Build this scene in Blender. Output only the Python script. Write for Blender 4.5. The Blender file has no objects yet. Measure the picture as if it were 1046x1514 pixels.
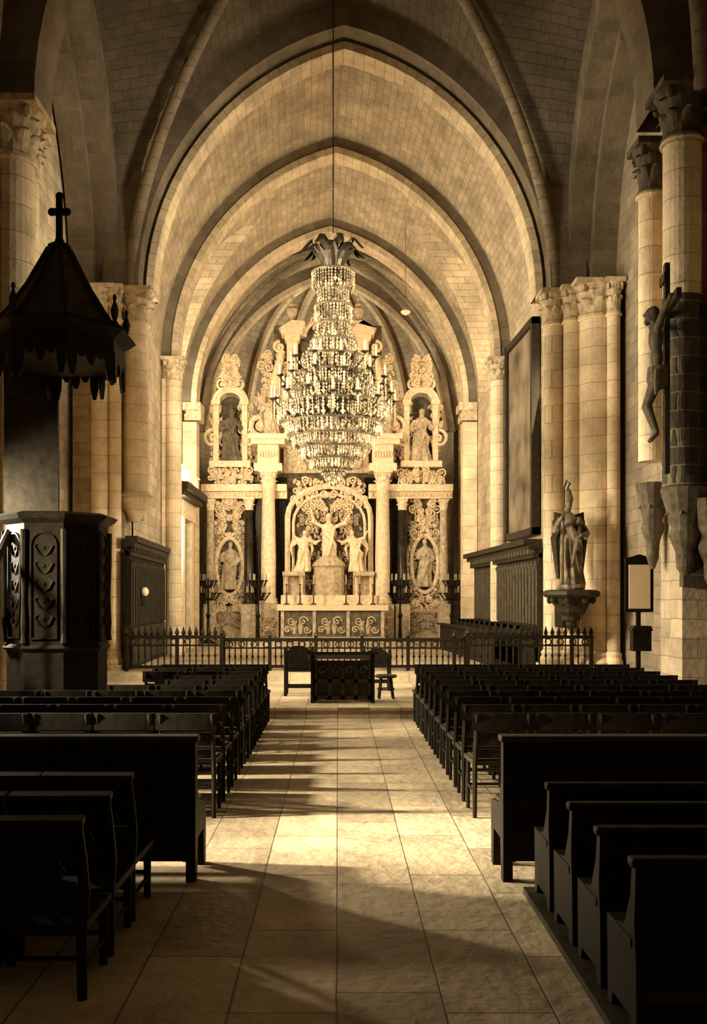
import bpy, math, random, bmesh
from mathutils import Vector, Matrix
random.seed(7)
C = bpy.context.scene.collection
PI = math.pi
F = 1400.0
def PX(px, Y): return (px-500)/F*Y
def PZ(py, Y): return 1.75-(py-885)/F*Y
# ------------------------------------------------------------ materials
def newmat(name):
    m = bpy.data.materials.new(name); m.use_nodes = True
    nt = m.node_tree; b = nt.nodes['Principled BSDF']
    return m, nt, b
def N(nt, t, **k):
    n = nt.nodes.new(t)
    for a, v in k.items(): setattr(n, a, v)
    return n
def sep(l, s=1.0): return (l, l*.76, l*.455, 1)
def plain(name, l, rough=.6, var=.25, scale=6, metal=0, bump=.15, spec=.3):
    m, nt, b = newmat(name)
    tc = N(nt, 'ShaderNodeTexCoord'); no = N(nt, 'ShaderNodeTexNoise')
    no.inputs['Scale'].default_value = scale; no.inputs['Detail'].default_value = 6
    nt.links.new(tc.outputs['Object'], no.inputs['Vector'])
    cr = N(nt, 'ShaderNodeValToRGB')
    cr.color_ramp.elements[0].position = .3; cr.color_ramp.elements[1].position = .7
    cr.color_ramp.elements[0].color = sep(l*(1-var)); cr.color_ramp.elements[1].color = sep(min(1, l*(1+var)))
    nt.links.new(no.outputs['Fac'], cr.inputs['Fac']); nt.links.new(cr.outputs['Color'], b.inputs['Base Color'])
    b.inputs['Roughness'].default_value = rough; b.inputs['Metallic'].default_value = metal
    b.inputs['Specular IOR Level'].default_value = spec; b.inputs['Specular Tint'].default_value = (1, .8, .52, 1)
    if bump:
        bp = N(nt, 'ShaderNodeBump'); bp.inputs['Strength'].default_value = bump; bp.inputs['Distance'].default_value = .02
        nt.links.new(no.outputs['Fac'], bp.inputs['Height']); nt.links.new(bp.outputs['Normal'], b.inputs['Normal'])
    return m
def masonry(name, l, mode, bw=.62, rh=.30, mortar=.008, contrast=.17, mdark=.6, rough=.85, stain=.55, nsc=1.1):
    m, nt, b = newmat(name)
    geo = N(nt, 'ShaderNodeNewGeometry')
    if mode == 'uv':
        uv = N(nt, 'ShaderNodeUVMap'); vec = uv.outputs['UV']
    else:
        sx = N(nt, 'ShaderNodeSeparateXYZ'); cb = N(nt, 'ShaderNodeCombineXYZ')
        nt.links.new(geo.outputs['Position'], sx.inputs[0])
        if mode == 'wall':
            ad = N(nt, 'ShaderNodeMath', operation='ADD')
            nt.links.new(sx.outputs['X'], ad.inputs[0]); nt.links.new(sx.outputs['Y'], ad.inputs[1])
            nt.links.new(ad.outputs[0], cb.inputs['X']); nt.links.new(sx.outputs['Z'], cb.inputs['Y'])
        else:
            nt.links.new(sx.outputs['Y'], cb.inputs['X']); nt.links.new(sx.outputs['X'], cb.inputs['Y'])
        vec = cb.outputs[0]
    br = N(nt, 'ShaderNodeTexBrick')
    br.inputs['Scale'].default_value = 1; br.inputs['Brick Width'].default_value = bw; br.inputs['Row Height'].default_value = rh
    br.inputs['Mortar Size'].default_value = mortar; br.inputs['Mortar Smooth'].default_value = .4
    if mode == 'floor': br.squash = 1.6; br.squash_frequency = 3; br.offset = .37
    br.inputs['Color1'].default_value = sep(l*(1-contrast)); br.inputs['Color2'].default_value = sep(l*(1+contrast*.5))
    br.inputs['Mortar'].default_value = sep(l*mdark)
    wn_ = N(nt, 'ShaderNodeTexNoise'); wn_.inputs['Scale'].default_value = 2.5
    nt.links.new(geo.outputs['Position'], wn_.inputs['Vector'])
    ws = N(nt, 'ShaderNodeVectorMath', operation='SCALE'); ws.inputs['Scale'].default_value = .008 if mode == 'floor' else .035
    wa = N(nt, 'ShaderNodeVectorMath', operation='ADD')
    nt.links.new(wn_.outputs['Color'], ws.inputs[0]); nt.links.new(vec, wa.inputs[0]); nt.links.new(ws.outputs[0], wa.inputs[1])
    nt.links.new(wa.outputs[0], br.inputs['Vector'])
    no = N(nt, 'ShaderNodeTexNoise'); no.inputs['Scale'].default_value = nsc; no.inputs['Detail'].default_value = 12; no.inputs['Roughness'].default_value = .78
    nt.links.new(geo.outputs['Position'], no.inputs['Vector'])
    rp = N(nt, 'ShaderNodeMapRange'); rp.inputs['From Min'].default_value = .34; rp.inputs['From Max'].default_value = .66
    rp.inputs['To Min'].default_value = stain; rp.inputs['To Max'].default_value = 1.15
    nt.links.new(no.outputs['Fac'], rp.inputs['Value'])
    mx = N(nt, 'ShaderNodeVectorMath', operation='SCALE')
    nt.links.new(br.outputs['Color'], mx.inputs[0]); nt.links.new(rp.outputs[0], mx.inputs['Scale'])
    nt.links.new(mx.outputs[0], b.inputs['Base Color'])
    b.inputs['Roughness'].default_value = rough; b.inputs['Specular IOR Level'].default_value = .25
    n2 = N(nt, 'ShaderNodeTexNoise'); n2.inputs['Scale'].default_value = 12; n2.inputs['Detail'].default_value = 6
    nt.links.new(geo.outputs['Position'], n2.inputs['Vector'])
    ad2 = N(nt, 'ShaderNodeMath', operation='MULTIPLY_ADD'); ad2.inputs[1].default_value = -1.0
    nt.links.new(br.outputs['Fac'], ad2.inputs[0]); nt.links.new(n2.outputs['Fac'], ad2.inputs[2])
    bp = N(nt, 'ShaderNodeBump'); bp.inputs['Strength'].default_value = .6; bp.inputs['Distance'].default_value = .025
    nt.links.new(ad2.outputs[0], bp.inputs['Height']); nt.links.new(bp.outputs['Normal'], b.inputs['Normal'])
    return m
def emit(name, l, strength):
    m, nt, b = newmat(name)
    b.inputs['Base Color'].default_value = sep(l)
    b.inputs['Emission Color'].default_value = (1, .86, .6, 1); b.inputs['Emission Strength'].default_value = strength
    return m
M = dict(
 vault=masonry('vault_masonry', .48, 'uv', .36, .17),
 vaultd=masonry('shade_toned_vault_masonry', .14, 'uv', .36, .17),  # darker copy of vault, dimness of the near bays put into the colour
 arch=masonry('lit_toned_arch_masonry', .68, 'uv', .5, .24, mdark=.6),  # pale inner order, light on the soffits put into the colour
 archd=masonry('shade_toned_arch_masonry', .20, 'uv', .5, .24, mdark=1.3),  # darker copy of arch, shade on the ring faces put into the colour
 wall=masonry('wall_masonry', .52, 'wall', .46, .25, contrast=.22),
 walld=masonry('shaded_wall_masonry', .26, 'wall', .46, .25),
 col=masonry('column_masonry', .80, 'wall', 3.0, .36, contrast=.14, stain=.6),
 brick=masonry('shadow_toned_banded_masonry', .09, 'wall', .5, .23, mortar=.012, contrast=.5, mdark=2.4),  # coursed stone, its dark base carries the shadow on the near right pier
 floor=masonry('floor_slabs', .58, 'floor', 1.0, .46, mortar=.006, contrast=.3, mdark=.35, rough=.55, stain=.45, nsc=.9),
 carved=plain('carved_stone', .50, .7, .35, 9, bump=.4),
 white=plain('pale_carved_marble', .78, .5, .2, 8, bump=.3),
 tan=plain('darkened_tan_stone', .13, .7, .5, 7, bump=.5),  # tan darkened so gaps behind the altarpiece carving look deep in shade
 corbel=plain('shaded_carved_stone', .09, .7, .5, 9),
 blackm=plain('black_backing', .008, .2, .5, 4, bump=0),
 redm=plain('dark_red_marble', .03, .2, .6, 5, bump=0),
 wood=plain('dark_oak', .012, .6, .45, 10, spec=.12),
 wood2=plain('worn_oak', .026, .55, .45, 10, spec=.2),
 wood3=plain('chair_wood', .008, .6, .4, 12, spec=.15),
 wood4=plain('lighter_oak', .085, .6, .35, 10, spec=.2),
 wood5=plain('weathered_roof_oak', .055, .6, .4, 8, spec=.25),
 rush=plain('rush_seat', .02, .8, .3, 40),
 iron=plain('wrought_iron', .006, .5, .3, 20, metal=.2),
 bronze=plain('dark_bronze', .03, .4, .3, 12, metal=.4),
 brass=plain('aged_brass', .12, .4, .3, 12, metal=.4),
 canvas=plain('dark_oil_canvas', .16, .5, .8, 1.2, bump=0),
 crystal=plain('crystal', .28, .2, .8, 4, metal=.0, bump=0, spec=.8),
 cloth=plain('white_linen', .75, .9, .08, 8),
 wax=plain('pale_wax', .4, .5, .05, 8, bump=0),
 paper=plain('pale_paper', .95, .9, .04, 20, bump=0),
 ivory=plain('ivory_paint', .15, .5, .8, 6),
 glass=emit('bright_window_glass', .8, 4.0),
 globe=plain('milk_glass', .85, .25, .03, 8, bump=0),
)
# ------------------------------------------------------------ mesh builder
WL = {}
class MB:
    def __init__(s): s.v = []; s.f = []; s.u = []
    def add(s, vs, fs, uvs=None):
        o = len(s.v); s.v += [tuple(p) for p in vs]
        for i, f in enumerate(fs):
            s.f.append([a+o for a in f]); s.u.append(uvs[i] if uvs else None)
        return s
    def box(s, x0, x1, y0, y1, z0, z1):
        vs = [(x, y, z) for z in (z0, z1) for y in (y0, y1) for x in (x0, x1)]
        return s.add(vs, [(0,2,3,1),(4,5,7,6),(0,1,5,4),(2,6,7,3),(0,4,6,2),(1,3,7,5)])
    def bx(s, cx, cy, z0, w, d, h): return s.box(cx-w/2, cx+w/2, cy-d/2, cy+d/2, z0, z0+h)
    def lathe(s, prof, cx, cy, seg=16, z0=0, sx=1, sy=1, a0=0, a1=2*PI, cap=True, rot=0, fold=None):
        full = abs(a1-a0-2*PI) < 1e-6; n = seg if full else seg+1; vs = []
        for k, (r, z) in enumerate(prof):
            for i in range(n):
                a = a0+(a1-a0)*i/seg+rot
                rr = r*(fold(a, z) if fold else 1)
                vs.append((cx+rr*sx*math.cos(a), cy+rr*sy*math.sin(a), z0+z))
        fs = []
        for k in range(len(prof)-1):
            for i in range(seg):
                j = (i+1) % n if full else i+1
                fs.append((k*n+i, k*n+j, (k+1)*n+j, (k+1)*n+i))
        if cap and full:
            fs.append(tuple(reversed(range(n)))); fs.append(tuple(range((len(prof)-1)*n, len(prof)*n)))
        return s.add(vs, fs)
    def tube(s, pts, r, seg=6):
        pts = [Vector(p) for p in pts]; n = len(pts)
        rs = r if isinstance(r, (list, tuple)) else [r]*n
        vs = []; up = Vector((0, 0, 1)); prev = None
        for i, p in enumerate(pts):
            d = (pts[min(i+1, n-1)]-pts[max(i-1, 0)]).normalized()
            if prev is None:
                a = Vector((0, 1, 0)) if abs(d.z) > .8 else up
                e1 = d.cross(a).normalized()
            else:
                e1 = (prev-d*prev.dot(d)).normalized()
            prev = e1; e2 = d.cross(e1)
            for k in range(seg):
                t = 2*PI*(k+.5)/seg
                vs.append(p+(e1*math.cos(t)+e2*math.sin(t))*rs[i])
        fs = []
        for i in range(n-1):
            for k in range(seg):
                j = (k+1) % seg
                fs.append((i*seg+k, i*seg+j, (i+1)*seg+j, (i+1)*seg+k))
        fs.append(tuple(reversed(range(seg)))); fs.append(tuple(range((n-1)*seg, n*seg)))
        return s.add(vs, fs)
    def ell(s, cx, cy, cz, rx, ry, rz, seg=10, rings=7):
        vs = [(cx, cy, cz-rz)]
        for i in range(1, rings):
            t = PI*i/rings
            for k in range(seg):
                a = 2*PI*k/seg
                vs.append((cx+rx*math.sin(t)*math.cos(a), cy+ry*math.sin(t)*math.sin(a), cz-rz*math.cos(t)))
        vs.append((cx, cy, cz+rz)); L = len(vs)-1; fs = []
        for k in range(seg):
            j = (k+1) % seg
            fs.append((0, 1+j, 1+k)); fs.append((L, 1+(rings-2)*seg+k, 1+(rings-2)*seg+j))
            for i in range(rings-2):
                fs.append((1+i*seg+k, 1+i*seg+j, 1+(i+1)*seg+j, 1+(i+1)*seg+k))
        return s.add(vs, fs)
    def octa(s, x, y, z, r, h):
        return s.add([(x,y,z-h),(x+r,y,z),(x,y+r,z),(x-r,y,z),(x,y-r,z),(x,y,z+h*.6)],
            [(0,2,1),(0,3,2),(0,4,3),(0,1,4),(5,1,2),(5,2,3),(5,3,4),(5,4,1)])
    def prism(s, poly, axis, a, b):
        n = len(poly)
        def q(p, t): return {'x': (t, p[0], p[1]), 'y': (p[0], t, p[1]), 'z': (p[0], p[1], t)}[axis]
        vs = [q(p, a) for p in poly]+[q(p, b) for p in poly]
        fs = [tuple(range(n)), tuple(reversed(range(n, 2*n)))]+[(i, i+n, (i+1) % n+n, (i+1) % n) for i in range(n)]
        return s.add(vs, fs)
    def torus(s, cx, cy, cz, R, r, seg=24, k=6):
        vs = []; fs = []
        for i in range(seg):
            a = 2*PI*i/seg
            for j in range(k):
                t = 2*PI*j/k; rr = R+r*math.cos(t)
                vs.append((cx+rr*math.cos(a), cy+rr*math.sin(a), cz+r*math.sin(t)))
        for i in range(seg):
            for j in range(k):
                a_, b_ = (i+1) % seg, (j+1) % k
                fs.append((i*k+j, a_*k+j, a_*k+b_, i*k+b_))
        return s.add(vs, fs)
    def oval(s, cx, cy, cz, rx, rz, r, seg=28, k=6):
        pts = [(cx+rx*math.cos(2*PI*i/seg), cy, cz+rz*math.sin(2*PI*i/seg)) for i in range(seg+1)]
        return s.tube(pts, r, k)
    def grid(s, rows, uvs=None):
        m, n = len(rows), len(rows[0]); vs = [p for r in rows for p in r]; fs = []; us = []
        for i in range(m-1):
            for j in range(n-1):
                q = [(i, j), (i, j+1), (i+1, j+1), (i+1, j)]
                fs.append(tuple(a*n+b for a, b in q)); us.append([uvs[a][b] for a, b in q] if uvs else None)
        return s.add(vs, fs, us)
    def leaf(s, x, y, z, a, h, w, out, droop=.25):
        ca, sa = math.cos(a), math.sin(a); rows = []
        for i in range(6):
            t = i/5; rad = out*(t**2.2); zz = z+h*(t if t < .85 else .85-(t-.85)*droop*4)
            ww = w*(.55+.6*math.sin(PI*min(1, t*1.05+.1)))*(1-.75*max(0, t-.75)*3)
            row = []
            for k, m_ in enumerate((-1, -.5, 0, .5, 1)):
                d = rad - abs(m_)*w*.25 + (.012 if k % 2 else 0)
                row.append((x+ca*d-sa*ww*m_*.5, y+sa*d+ca*ww*m_*.5, zz))
            rows.append(row)
        return s.grid(rows)
    def scroll(s, cx, y, cz, r, turns=1.6, sgn=1, a0=0, tr=.03, steps=22):
        pts = []; rs = []
        for i in range(steps+1):
            t = i/steps; rr = r*(1-.85*t); a = a0+sgn*turns*2*PI*t
            pts.append((cx+rr*math.cos(a), y-.04*math.sin(t*3), cz+rr*math.sin(a))); rs.append(tr*(1-.4*t))
        s.tube(pts, rs, 5)
        return s.ell(pts[-1][0], y, pts[-1][2], tr*1.3, tr*1.3, tr*1.3, 6, 5)
    def build(s, name, mat, parent=None, smooth=False, mods=None, loc=None):
        me = bpy.data.meshes.new(name)
        if parent is not None: o0 = Vector(WL[parent.name])
        elif loc is not None: o0 = Vector(loc)
        else:
            xs = [p[0] for p in s.v]; ys = [p[1] for p in s.v]; zs = [p[2] for p in s.v]
            o0 = Vector(((min(xs)+max(xs))/2, (min(ys)+max(ys))/2, min(zs)))
        me.from_pydata([(p[0]-o0.x, p[1]-o0.y, p[2]-o0.z) for p in s.v], [], s.f)
        if any(u is not None for u in s.u):
            ul = me.uv_layers.new(name='UVMap'); li = 0
            for fi, f in enumerate(s.f):
                for k in range(len(f)):
                    if s.u[fi]: ul.data[li].uv = s.u[fi][k]
                    li += 1
        me.materials.append(M[mat]); me.validate()
        b = bmesh.new(); b.from_mesh(me); bmesh.ops.recalc_face_normals(b, faces=b.faces); b.to_mesh(me); b.free()
        if smooth:
            for p in me.polygons: p.use_smooth = True
        o = bpy.data.objects.new(name, me); C.objects.link(o)
        if parent is not None: o.parent = parent; WL[o.name] = o0
        else: o.location = o0; WL[o.name] = o0
        if mods == 'bev':
            md = o.modifiers.new('b', 'BEVEL'); md.width = .012; md.segments = 2
        elif mods:
            md = o.modifiers.new('r', 'REMESH'); md.mode = 'VOXEL'; md.voxel_size = mods; md.use_smooth_shade = True
        return o
def tag(o, label, cat, group=None):
    o['label'] = label; o['category'] = cat
    if group: o['group'] = group
    return o
def struct(o): o['kind'] = 'structure'; return o
def thing(name, label, cat, loc, group=None):
    o = bpy.data.objects.new(name, None); C.objects.link(o); o.location = loc; o.empty_display_size = .1
    WL[o.name] = Vector(loc); return tag(o, label, cat, group)
def copy_tree(o, parent=None):
    c = o.copy(); C.objects.link(c); c.parent = parent
    WL[c.name] = WL[o.name]
    for ch in o.children: copy_tree(ch, c)
    return c
# ------------------------------------------------------------ pointed arches
AC = 1.35
def arc(a, c, n=18):
    R = a+c; t1 = math.acos(c/R); out = []
    for i in range(n+1):
        t = t1*i/n; out.append((R*math.cos(t)-c, R*math.sin(t), R*t))
    return out
def full(a, c, n=18):
    h = arc(a, c, n); S = h[-1][2]
    return h+[(-x, z, 2*S-s) for x, z, s in reversed(h[:-1])]
def arch_ring(mb, cx, zs, a, c, t, d0, d1, axis='y'):
    i_ = full(a, c); o_ = full(a+t, c)
    def q(x, h, d): return (cx+x, d, zs+h) if axis == 'y' else (d, cx+x, zs+h)
    S = [p[2] for p in i_]
    for (A, B, u0, u1) in ((lambda k: q(i_[k][0], i_[k][1], d0), lambda k: q(o_[k][0], o_[k][1], d0), 0, t),
                    (lambda k: q(i_[k][0], i_[k][1], d0), lambda k: q(i_[k][0], i_[k][1], d1), 0.2, d1-d0+.2),
                    (lambda k: q(i_[k][0], i_[k][1], d1), lambda k: q(o_[k][0], o_[k][1], d1), 0, t),
                    (lambda k: q(o_[k][0], o_[k][1], d0), lambda k: q(o_[k][0], o_[k][1], d1), 0.2, d1-d0+.2)):
        rows = [[A(k), B(k)] for k in range(len(i_))]
        uv = [[(u0, S[k]), (u1, S[k])] for k in range(len(i_))]
        mb.grid(rows, uv)
    return mb
def prof_h(u, k=.33):
    R = 1+k; m = math.sqrt(R*R-k*k)
    return math.sqrt(max(0, R*R-(abs(u)+k)**2))/m
# ------------------------------------------------------------ floor, walls
struct(MB().box(-8, 8, -3, 40, -.2, 0).build('floor', 'floor'))
f2 = MB().box(-5.6, 5.7, 13.85, 18.3, 0.0, .15); f2.box(-5.6, 5.7, 13.80, 14.1, .12, .16)
struct(f2.build('trim_1', 'floor'))
f3 = MB().box(-5.6, 5.7, 18.3, 38, 0.0, .30); f3.box(-3.2, 2.6, 27.4, 31, .3, .38); f3.box(-2.9, 2.3, 27.8, 31, .38, .46)
struct(f3.build('trim_2', 'floor'))
XL, XR = -5.6, 5.75
struct(MB().box(XL-.4, XL, -3, 20.2, 0, 16).build('wall_left', 'wall'))
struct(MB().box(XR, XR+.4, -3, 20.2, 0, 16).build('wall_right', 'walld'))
def XC(y): return .14-.044*(y-20)
def SP(y): return 8.2-.06*(y-20)
we = MB().box(XL-.4, XC(20)-4.55, 20.05, 20.5, 0, 9.2); we.box(XC(20)+4.55, XR+.4, 20.05, 20.5, 0, 9.2)
we.box(XL-.4, XC(20)-5.0, 20.05, 20.5, 9.2, 16); we.box(XC(20)+5.0, XR+.4, 20.05, 20.5, 9.2, 16)
struct(we.build('wall_front', 'wall'))
for s, nm in ((-1, 'left'), (1, 'right')):
    m = MB(); ys = [20.2, 24.3, 28.8, 32.2]
    for i in range(3):
        a, b = ys[i], ys[i+1]
        m.add([(XC(a)+s*4.5, a, 0), (XC(b)+s*4.5, b, 0), (XC(b)+s*4.5, b, SP(b)), (XC(a)+s*4.5, a, SP(a))], [(0, 1, 2, 3)])
    struct(m.build('wall_chancel_'+nm, 'wall'))
    struct(MB().box(XC(28)+s*5.7-.15, XC(28)+s*5.7+.15, 20.4, 38, 5, 15).build('wall_outer_'+nm, 'wall'))
struct(MB().box(-8, 8, 38, 38.3, 0, 15).build('wall_back', 'wall'))
R0 = 4.5+AC; T1 = math.acos(AC/R0)
wn = 1
cvs = MB()
def ytop(y, hole):
    if not hole: return 0
    u = abs(y-hole[0])/hole[1]
    return hole[2]*(1-u**1.8)**.75 if u < 1 else 0
for (a, b, hole) in ((20.0, 24.3, None), (24.3, 28.8, (27.0, 1.6, 4.6)), (28.8, 32.2, (30.6, 1.3, 4.5))):
    ny = 60 if hole else 8
    for s in (-1, 1):
        rows = []; uvs = []; rev = []; ruv = []
        for i in range(ny+1):
            y = a+(b-a)*i/ny; h0 = ytop(y, hole); t0 = math.asin(min(.97, h0/R0)); row = []; ur = []
            for k in range(23):
                t = t0+(T1-t0)*k/22; row.append((XC(y)+s*(R0*math.cos(t)-AC), y, SP(y)+R0*math.sin(t))); ur.append((y, R0*t))
            rows.append(row); uvs.append(ur)
            if hole and abs(y-hole[0]) <= hole[1]+.08:
                rev.append([row[0], (XC(y)+s*5.0, y, row[0][2])]); ruv.append([(0, row[0][2]), (1, row[0][2])])
        cvs.grid(rows, uvs)
        if rev: cvs.grid(rev, ruv)
        if hole:
            x = XC(hole[0])+s*4.92
            m = MB().box(x-.02, x+.02, hole[0]-hole[1], hole[0]+hole[1], SP(28), SP(28)+hole[2]+.1)
            o = struct(m.build('window_%d' % wn, 'glass')); wn += 1
            fr = MB()
            for k in range(1, 4): fr.box(x-s*.05-.02, x-s*.05+.02, hole[0]-hole[1]+k*hole[1]/2-.015, hole[0]-hole[1]+k*hole[1]/2+.015, SP(28), SP(28)+hole[2])
            for k in range(0, 6): fr.box(x-s*.05-.02, x-s*.05+.02, hole[0]-hole[1], hole[0]+hole[1], SP(28)+.1+k*.75, SP(28)+k*.75+.13)
            fr.build('window_frame', 'iron', o)
struct(cvs.build('ceiling_chancel', 'vault'))
struct(MB().box(-7, 7, 20.3, 38, 15, 15.2).build('ceiling_roof', 'wall'))
def bay(ya, yb, name, xl=-4.65, xr=4.85, rise=5.9, dome=.9):
    m = MB(); n = 36; rows = []; uvs = []
    for i in range(n+1):
        v = -1+2*i/n; row = []; ur = []
        for k in range(n+1):
            u = -1+2*k/n
            z = 8.2+rise*max(prof_h(u), prof_h(v))+dome*(1-u*u)*(1-v*v)
            row.append(((xl+xr)/2+u*(xr-xl)/2, (ya+yb)/2+v*(yb-ya)/2, z))
            ur.append((row[-1][1], 2.2*math.asin(min(1, prof_h(u)))*2.2) if prof_h(u) > prof_h(v) else (row[-1][0], 5*math.asin(min(1, prof_h(v)))))
        rows.append(row); uvs.append(ur)
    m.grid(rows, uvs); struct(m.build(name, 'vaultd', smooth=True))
    ribs = []
    for sg in (1, -1):
        pts = []
        for i in range(61):
            u = -math.cos(PI*i/60); v = u*sg
            z = 8.15+rise*prof_h(u)+dome*(1-u*u)**2-.05
            pts.append(((xl+xr)/2+u*(xr-xl)/2*.935, (ya+yb)/2+v*(yb-ya)/2*.945, z))
        ribs.append(pts)
    return ribs
tn = 3
for (ya, yb, nm) in ((12.7, 20.0, 'ceiling'), (3.2, 12.0, 'ceiling_west')):
    for pts in bay(ya, yb, nm):
        struct(MB().tube(pts, .12, 8).build('trim_%d' % tn, 'walld', smooth=True)); tn += 1
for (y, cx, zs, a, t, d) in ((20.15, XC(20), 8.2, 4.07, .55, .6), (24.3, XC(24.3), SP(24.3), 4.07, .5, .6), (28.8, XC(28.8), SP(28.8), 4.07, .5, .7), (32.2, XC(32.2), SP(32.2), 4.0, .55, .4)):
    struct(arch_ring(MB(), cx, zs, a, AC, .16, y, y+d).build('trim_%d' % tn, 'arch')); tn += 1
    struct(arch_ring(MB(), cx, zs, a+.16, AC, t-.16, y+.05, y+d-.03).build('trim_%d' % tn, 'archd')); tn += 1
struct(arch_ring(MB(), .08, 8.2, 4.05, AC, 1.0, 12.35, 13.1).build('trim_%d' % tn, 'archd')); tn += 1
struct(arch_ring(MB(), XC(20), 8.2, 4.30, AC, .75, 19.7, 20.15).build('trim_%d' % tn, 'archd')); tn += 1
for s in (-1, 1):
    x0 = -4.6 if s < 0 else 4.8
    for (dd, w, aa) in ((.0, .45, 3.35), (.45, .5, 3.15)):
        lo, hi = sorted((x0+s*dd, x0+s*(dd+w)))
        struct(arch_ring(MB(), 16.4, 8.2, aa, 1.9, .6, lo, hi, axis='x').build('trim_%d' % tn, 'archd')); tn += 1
ap = MB(); n = 24; rows = []; uvs = []
for k in range(21):
    row = []; ur = []
    if k < 6: r, z = 1.0, 7.5*k/5
    else:
        t = (k-5)/15; r = math.cos(t*PI/2)**.8 if t < 1 else .0; z = 7.5+5.4*math.sin(t*PI/2)
    for i in range(n+1):
        a = PI*i/n; row.append((XC(32)+4.35*max(r, .001)*math.cos(a), 32.4+3.9*r*math.sin(a), z)); ur.append((a*4, z))
    rows.append(row); uvs.append(ur)
ap.grid(rows, uvs); struct(ap.build('wall_apse', 'vault'))
for i in range(1, 8):
    a = PI*i/8; pts = []
    for k in range(16):
        t = k/15; r = (math.cos(t*PI/2)**.8 if t < 1 else 0)*.96
        pts.append((XC(32)+4.35*r*math.cos(a), 32.3+3.9*r*math.sin(a), 7.4+5.35*math.sin(t*PI/2)))
    struct(MB().tube(pts, .14, 6).build('trim_%d' % tn, 'col')); tn += 1
for sg in (-1, 1):
    pts = []
    for i in range(25):
        u = -1+2*i/24; y = 30.6+u*1.6; h = prof_h(u)
        pts.append((XC(y)+sg*u*4.3, y, SP(y)+5.5*h-.05))
    struct(MB().tube(pts, .12, 6).build('trim_%d' % tn, 'walld')); tn += 1
# ------------------------------------------------------------ piers
def capital(mb, x, y, z0, r, h, leaves=8):
    mb.lathe([(r*1.08, 0), (r*1.12, h*.05), (r*1.0, h*.1), (r*1.02, h*.4), (r*1.25, h*.75), (r*1.5, h*.88)], x, y, 16, z0)
    for row in range(2):
        for i in range(leaves):
            a = 2*PI*(i+.5*row)/leaves
            mb.leaf(x+r*math.cos(a), y+r*math.sin(a), z0+h*(.1+.25*row), a, h*.5, r*.8, r*.55)
    for i in range(4):
        a = PI/4+i*PI/2
        mb.ell(x+r*1.45*math.cos(a), y+r*1.45*math.sin(a), z0+h*.78, r*.22, r*.22, h*.12, 8, 6)
    mb.bx(x, y, z0+h*.88, r*3.0, r*3.0, h*.13)
    return mb
def colbase(mb, x, y, r, z0):
    mb.bx(x, y, z0, r*2.9, r*2.9, .25)
    mb.lathe([(r*1.4, .25), (r*1.45, .32), (r*1.3, .38), (r*1.15, .42), (r*1.25, .48), (r*1.02, .54)], x, y, 20, z0)
def pier(name, label, shafts, core, zc=7.45, z0=0.0, capm='carved', corem='wall'):
    xm = sum(q[0] for q in shafts)/len(shafts); ym = sum(q[1] for q in shafts)/len(shafts)
    t = thing(name, label, 'pier', (xm, ym, z0))
    for c in core: MB().box(*c).build('pier_core', corem, t)
    for (x, y, r, *rest) in shafts:
        zb = rest[0] if rest else z0; zt = rest[1] if len(rest) > 1 else zc
        zsp = rest[2] if len(rest) > 2 else None
        if zsp:
            MB().lathe([(r*1.05, 0), (r*1.05, zsp-zb)], x, y, 24, zb).build('banded_shaft', 'brick', t)
        z1 = zsp or zb
        m = MB().lathe([(r, 0), (r, zt-z1)], x, y, 24, z1); m.torus(x, y, zt-.03, r*1.03, .035, 20, 6); m.build('shaft', 'col', t)
        capital(MB(), x, y, zt, r, .68).build('capital', capm, t)
        if zb <= z0+.01:
            b = MB(); colbase(b, x, y, r, z0); b.build('column_base', 'col', t)
    return t
lp_ = pier('clustered_pier', 'left clustered stone pier behind the pulpit with a bright shaft carrying the big pointed arch',
     [(-4.22, 19.7, .27, 3.9, 7.45), (-4.85, 19.45, .21), (-4.55, 19.35, .12)], [(-5.5, -4.42, 19.62, 20.02, .15, 8.2), (-4.42, -4.1, 19.72, 20.02, 3.4, 8.2)], z0=.15)
MB().lathe([(.1, -.5), (.2, -.3), (.3, -.12), (.33, -.04), (.3, 0), (.36, .03), (.3, .1)], -4.22, 19.7, 20, 3.85).build('corbel', 'col', lp_)
pier('clustered_pier', 'right clustered stone pier of several shafts behind the pedestal statue',
     [(4.50, 19.75, .21), (4.84, 19.5, .19), (5.28, 19.35, .36), (5.52, 18.95, .13)], [(4.4, 5.70, 19.62, 20.02, .15, 8.2)], z0=.15)
pier('near_pier', 'near left stone pier rising beside the pulpit canopy with a carved leaf capital',
     [(-4.28, 12.4, .30), (-4.75, 12.1, .25), (-4.28, 12.9, .2)], [(-5.58, -4.3, 12.1, 12.95, 0, 8.2)])
np_ = pier('near_pier', 'near right stone pier with banded masonry, hanging shafts and carved corbels',
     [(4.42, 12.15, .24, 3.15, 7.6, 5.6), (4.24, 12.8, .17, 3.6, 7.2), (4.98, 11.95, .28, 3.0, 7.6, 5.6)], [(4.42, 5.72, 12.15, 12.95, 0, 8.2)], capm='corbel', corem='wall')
MB().box(4.38, 5.7, 12.0, 12.14, 1.9, 5.5).build('banded_facing', 'brick', np_)
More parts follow.
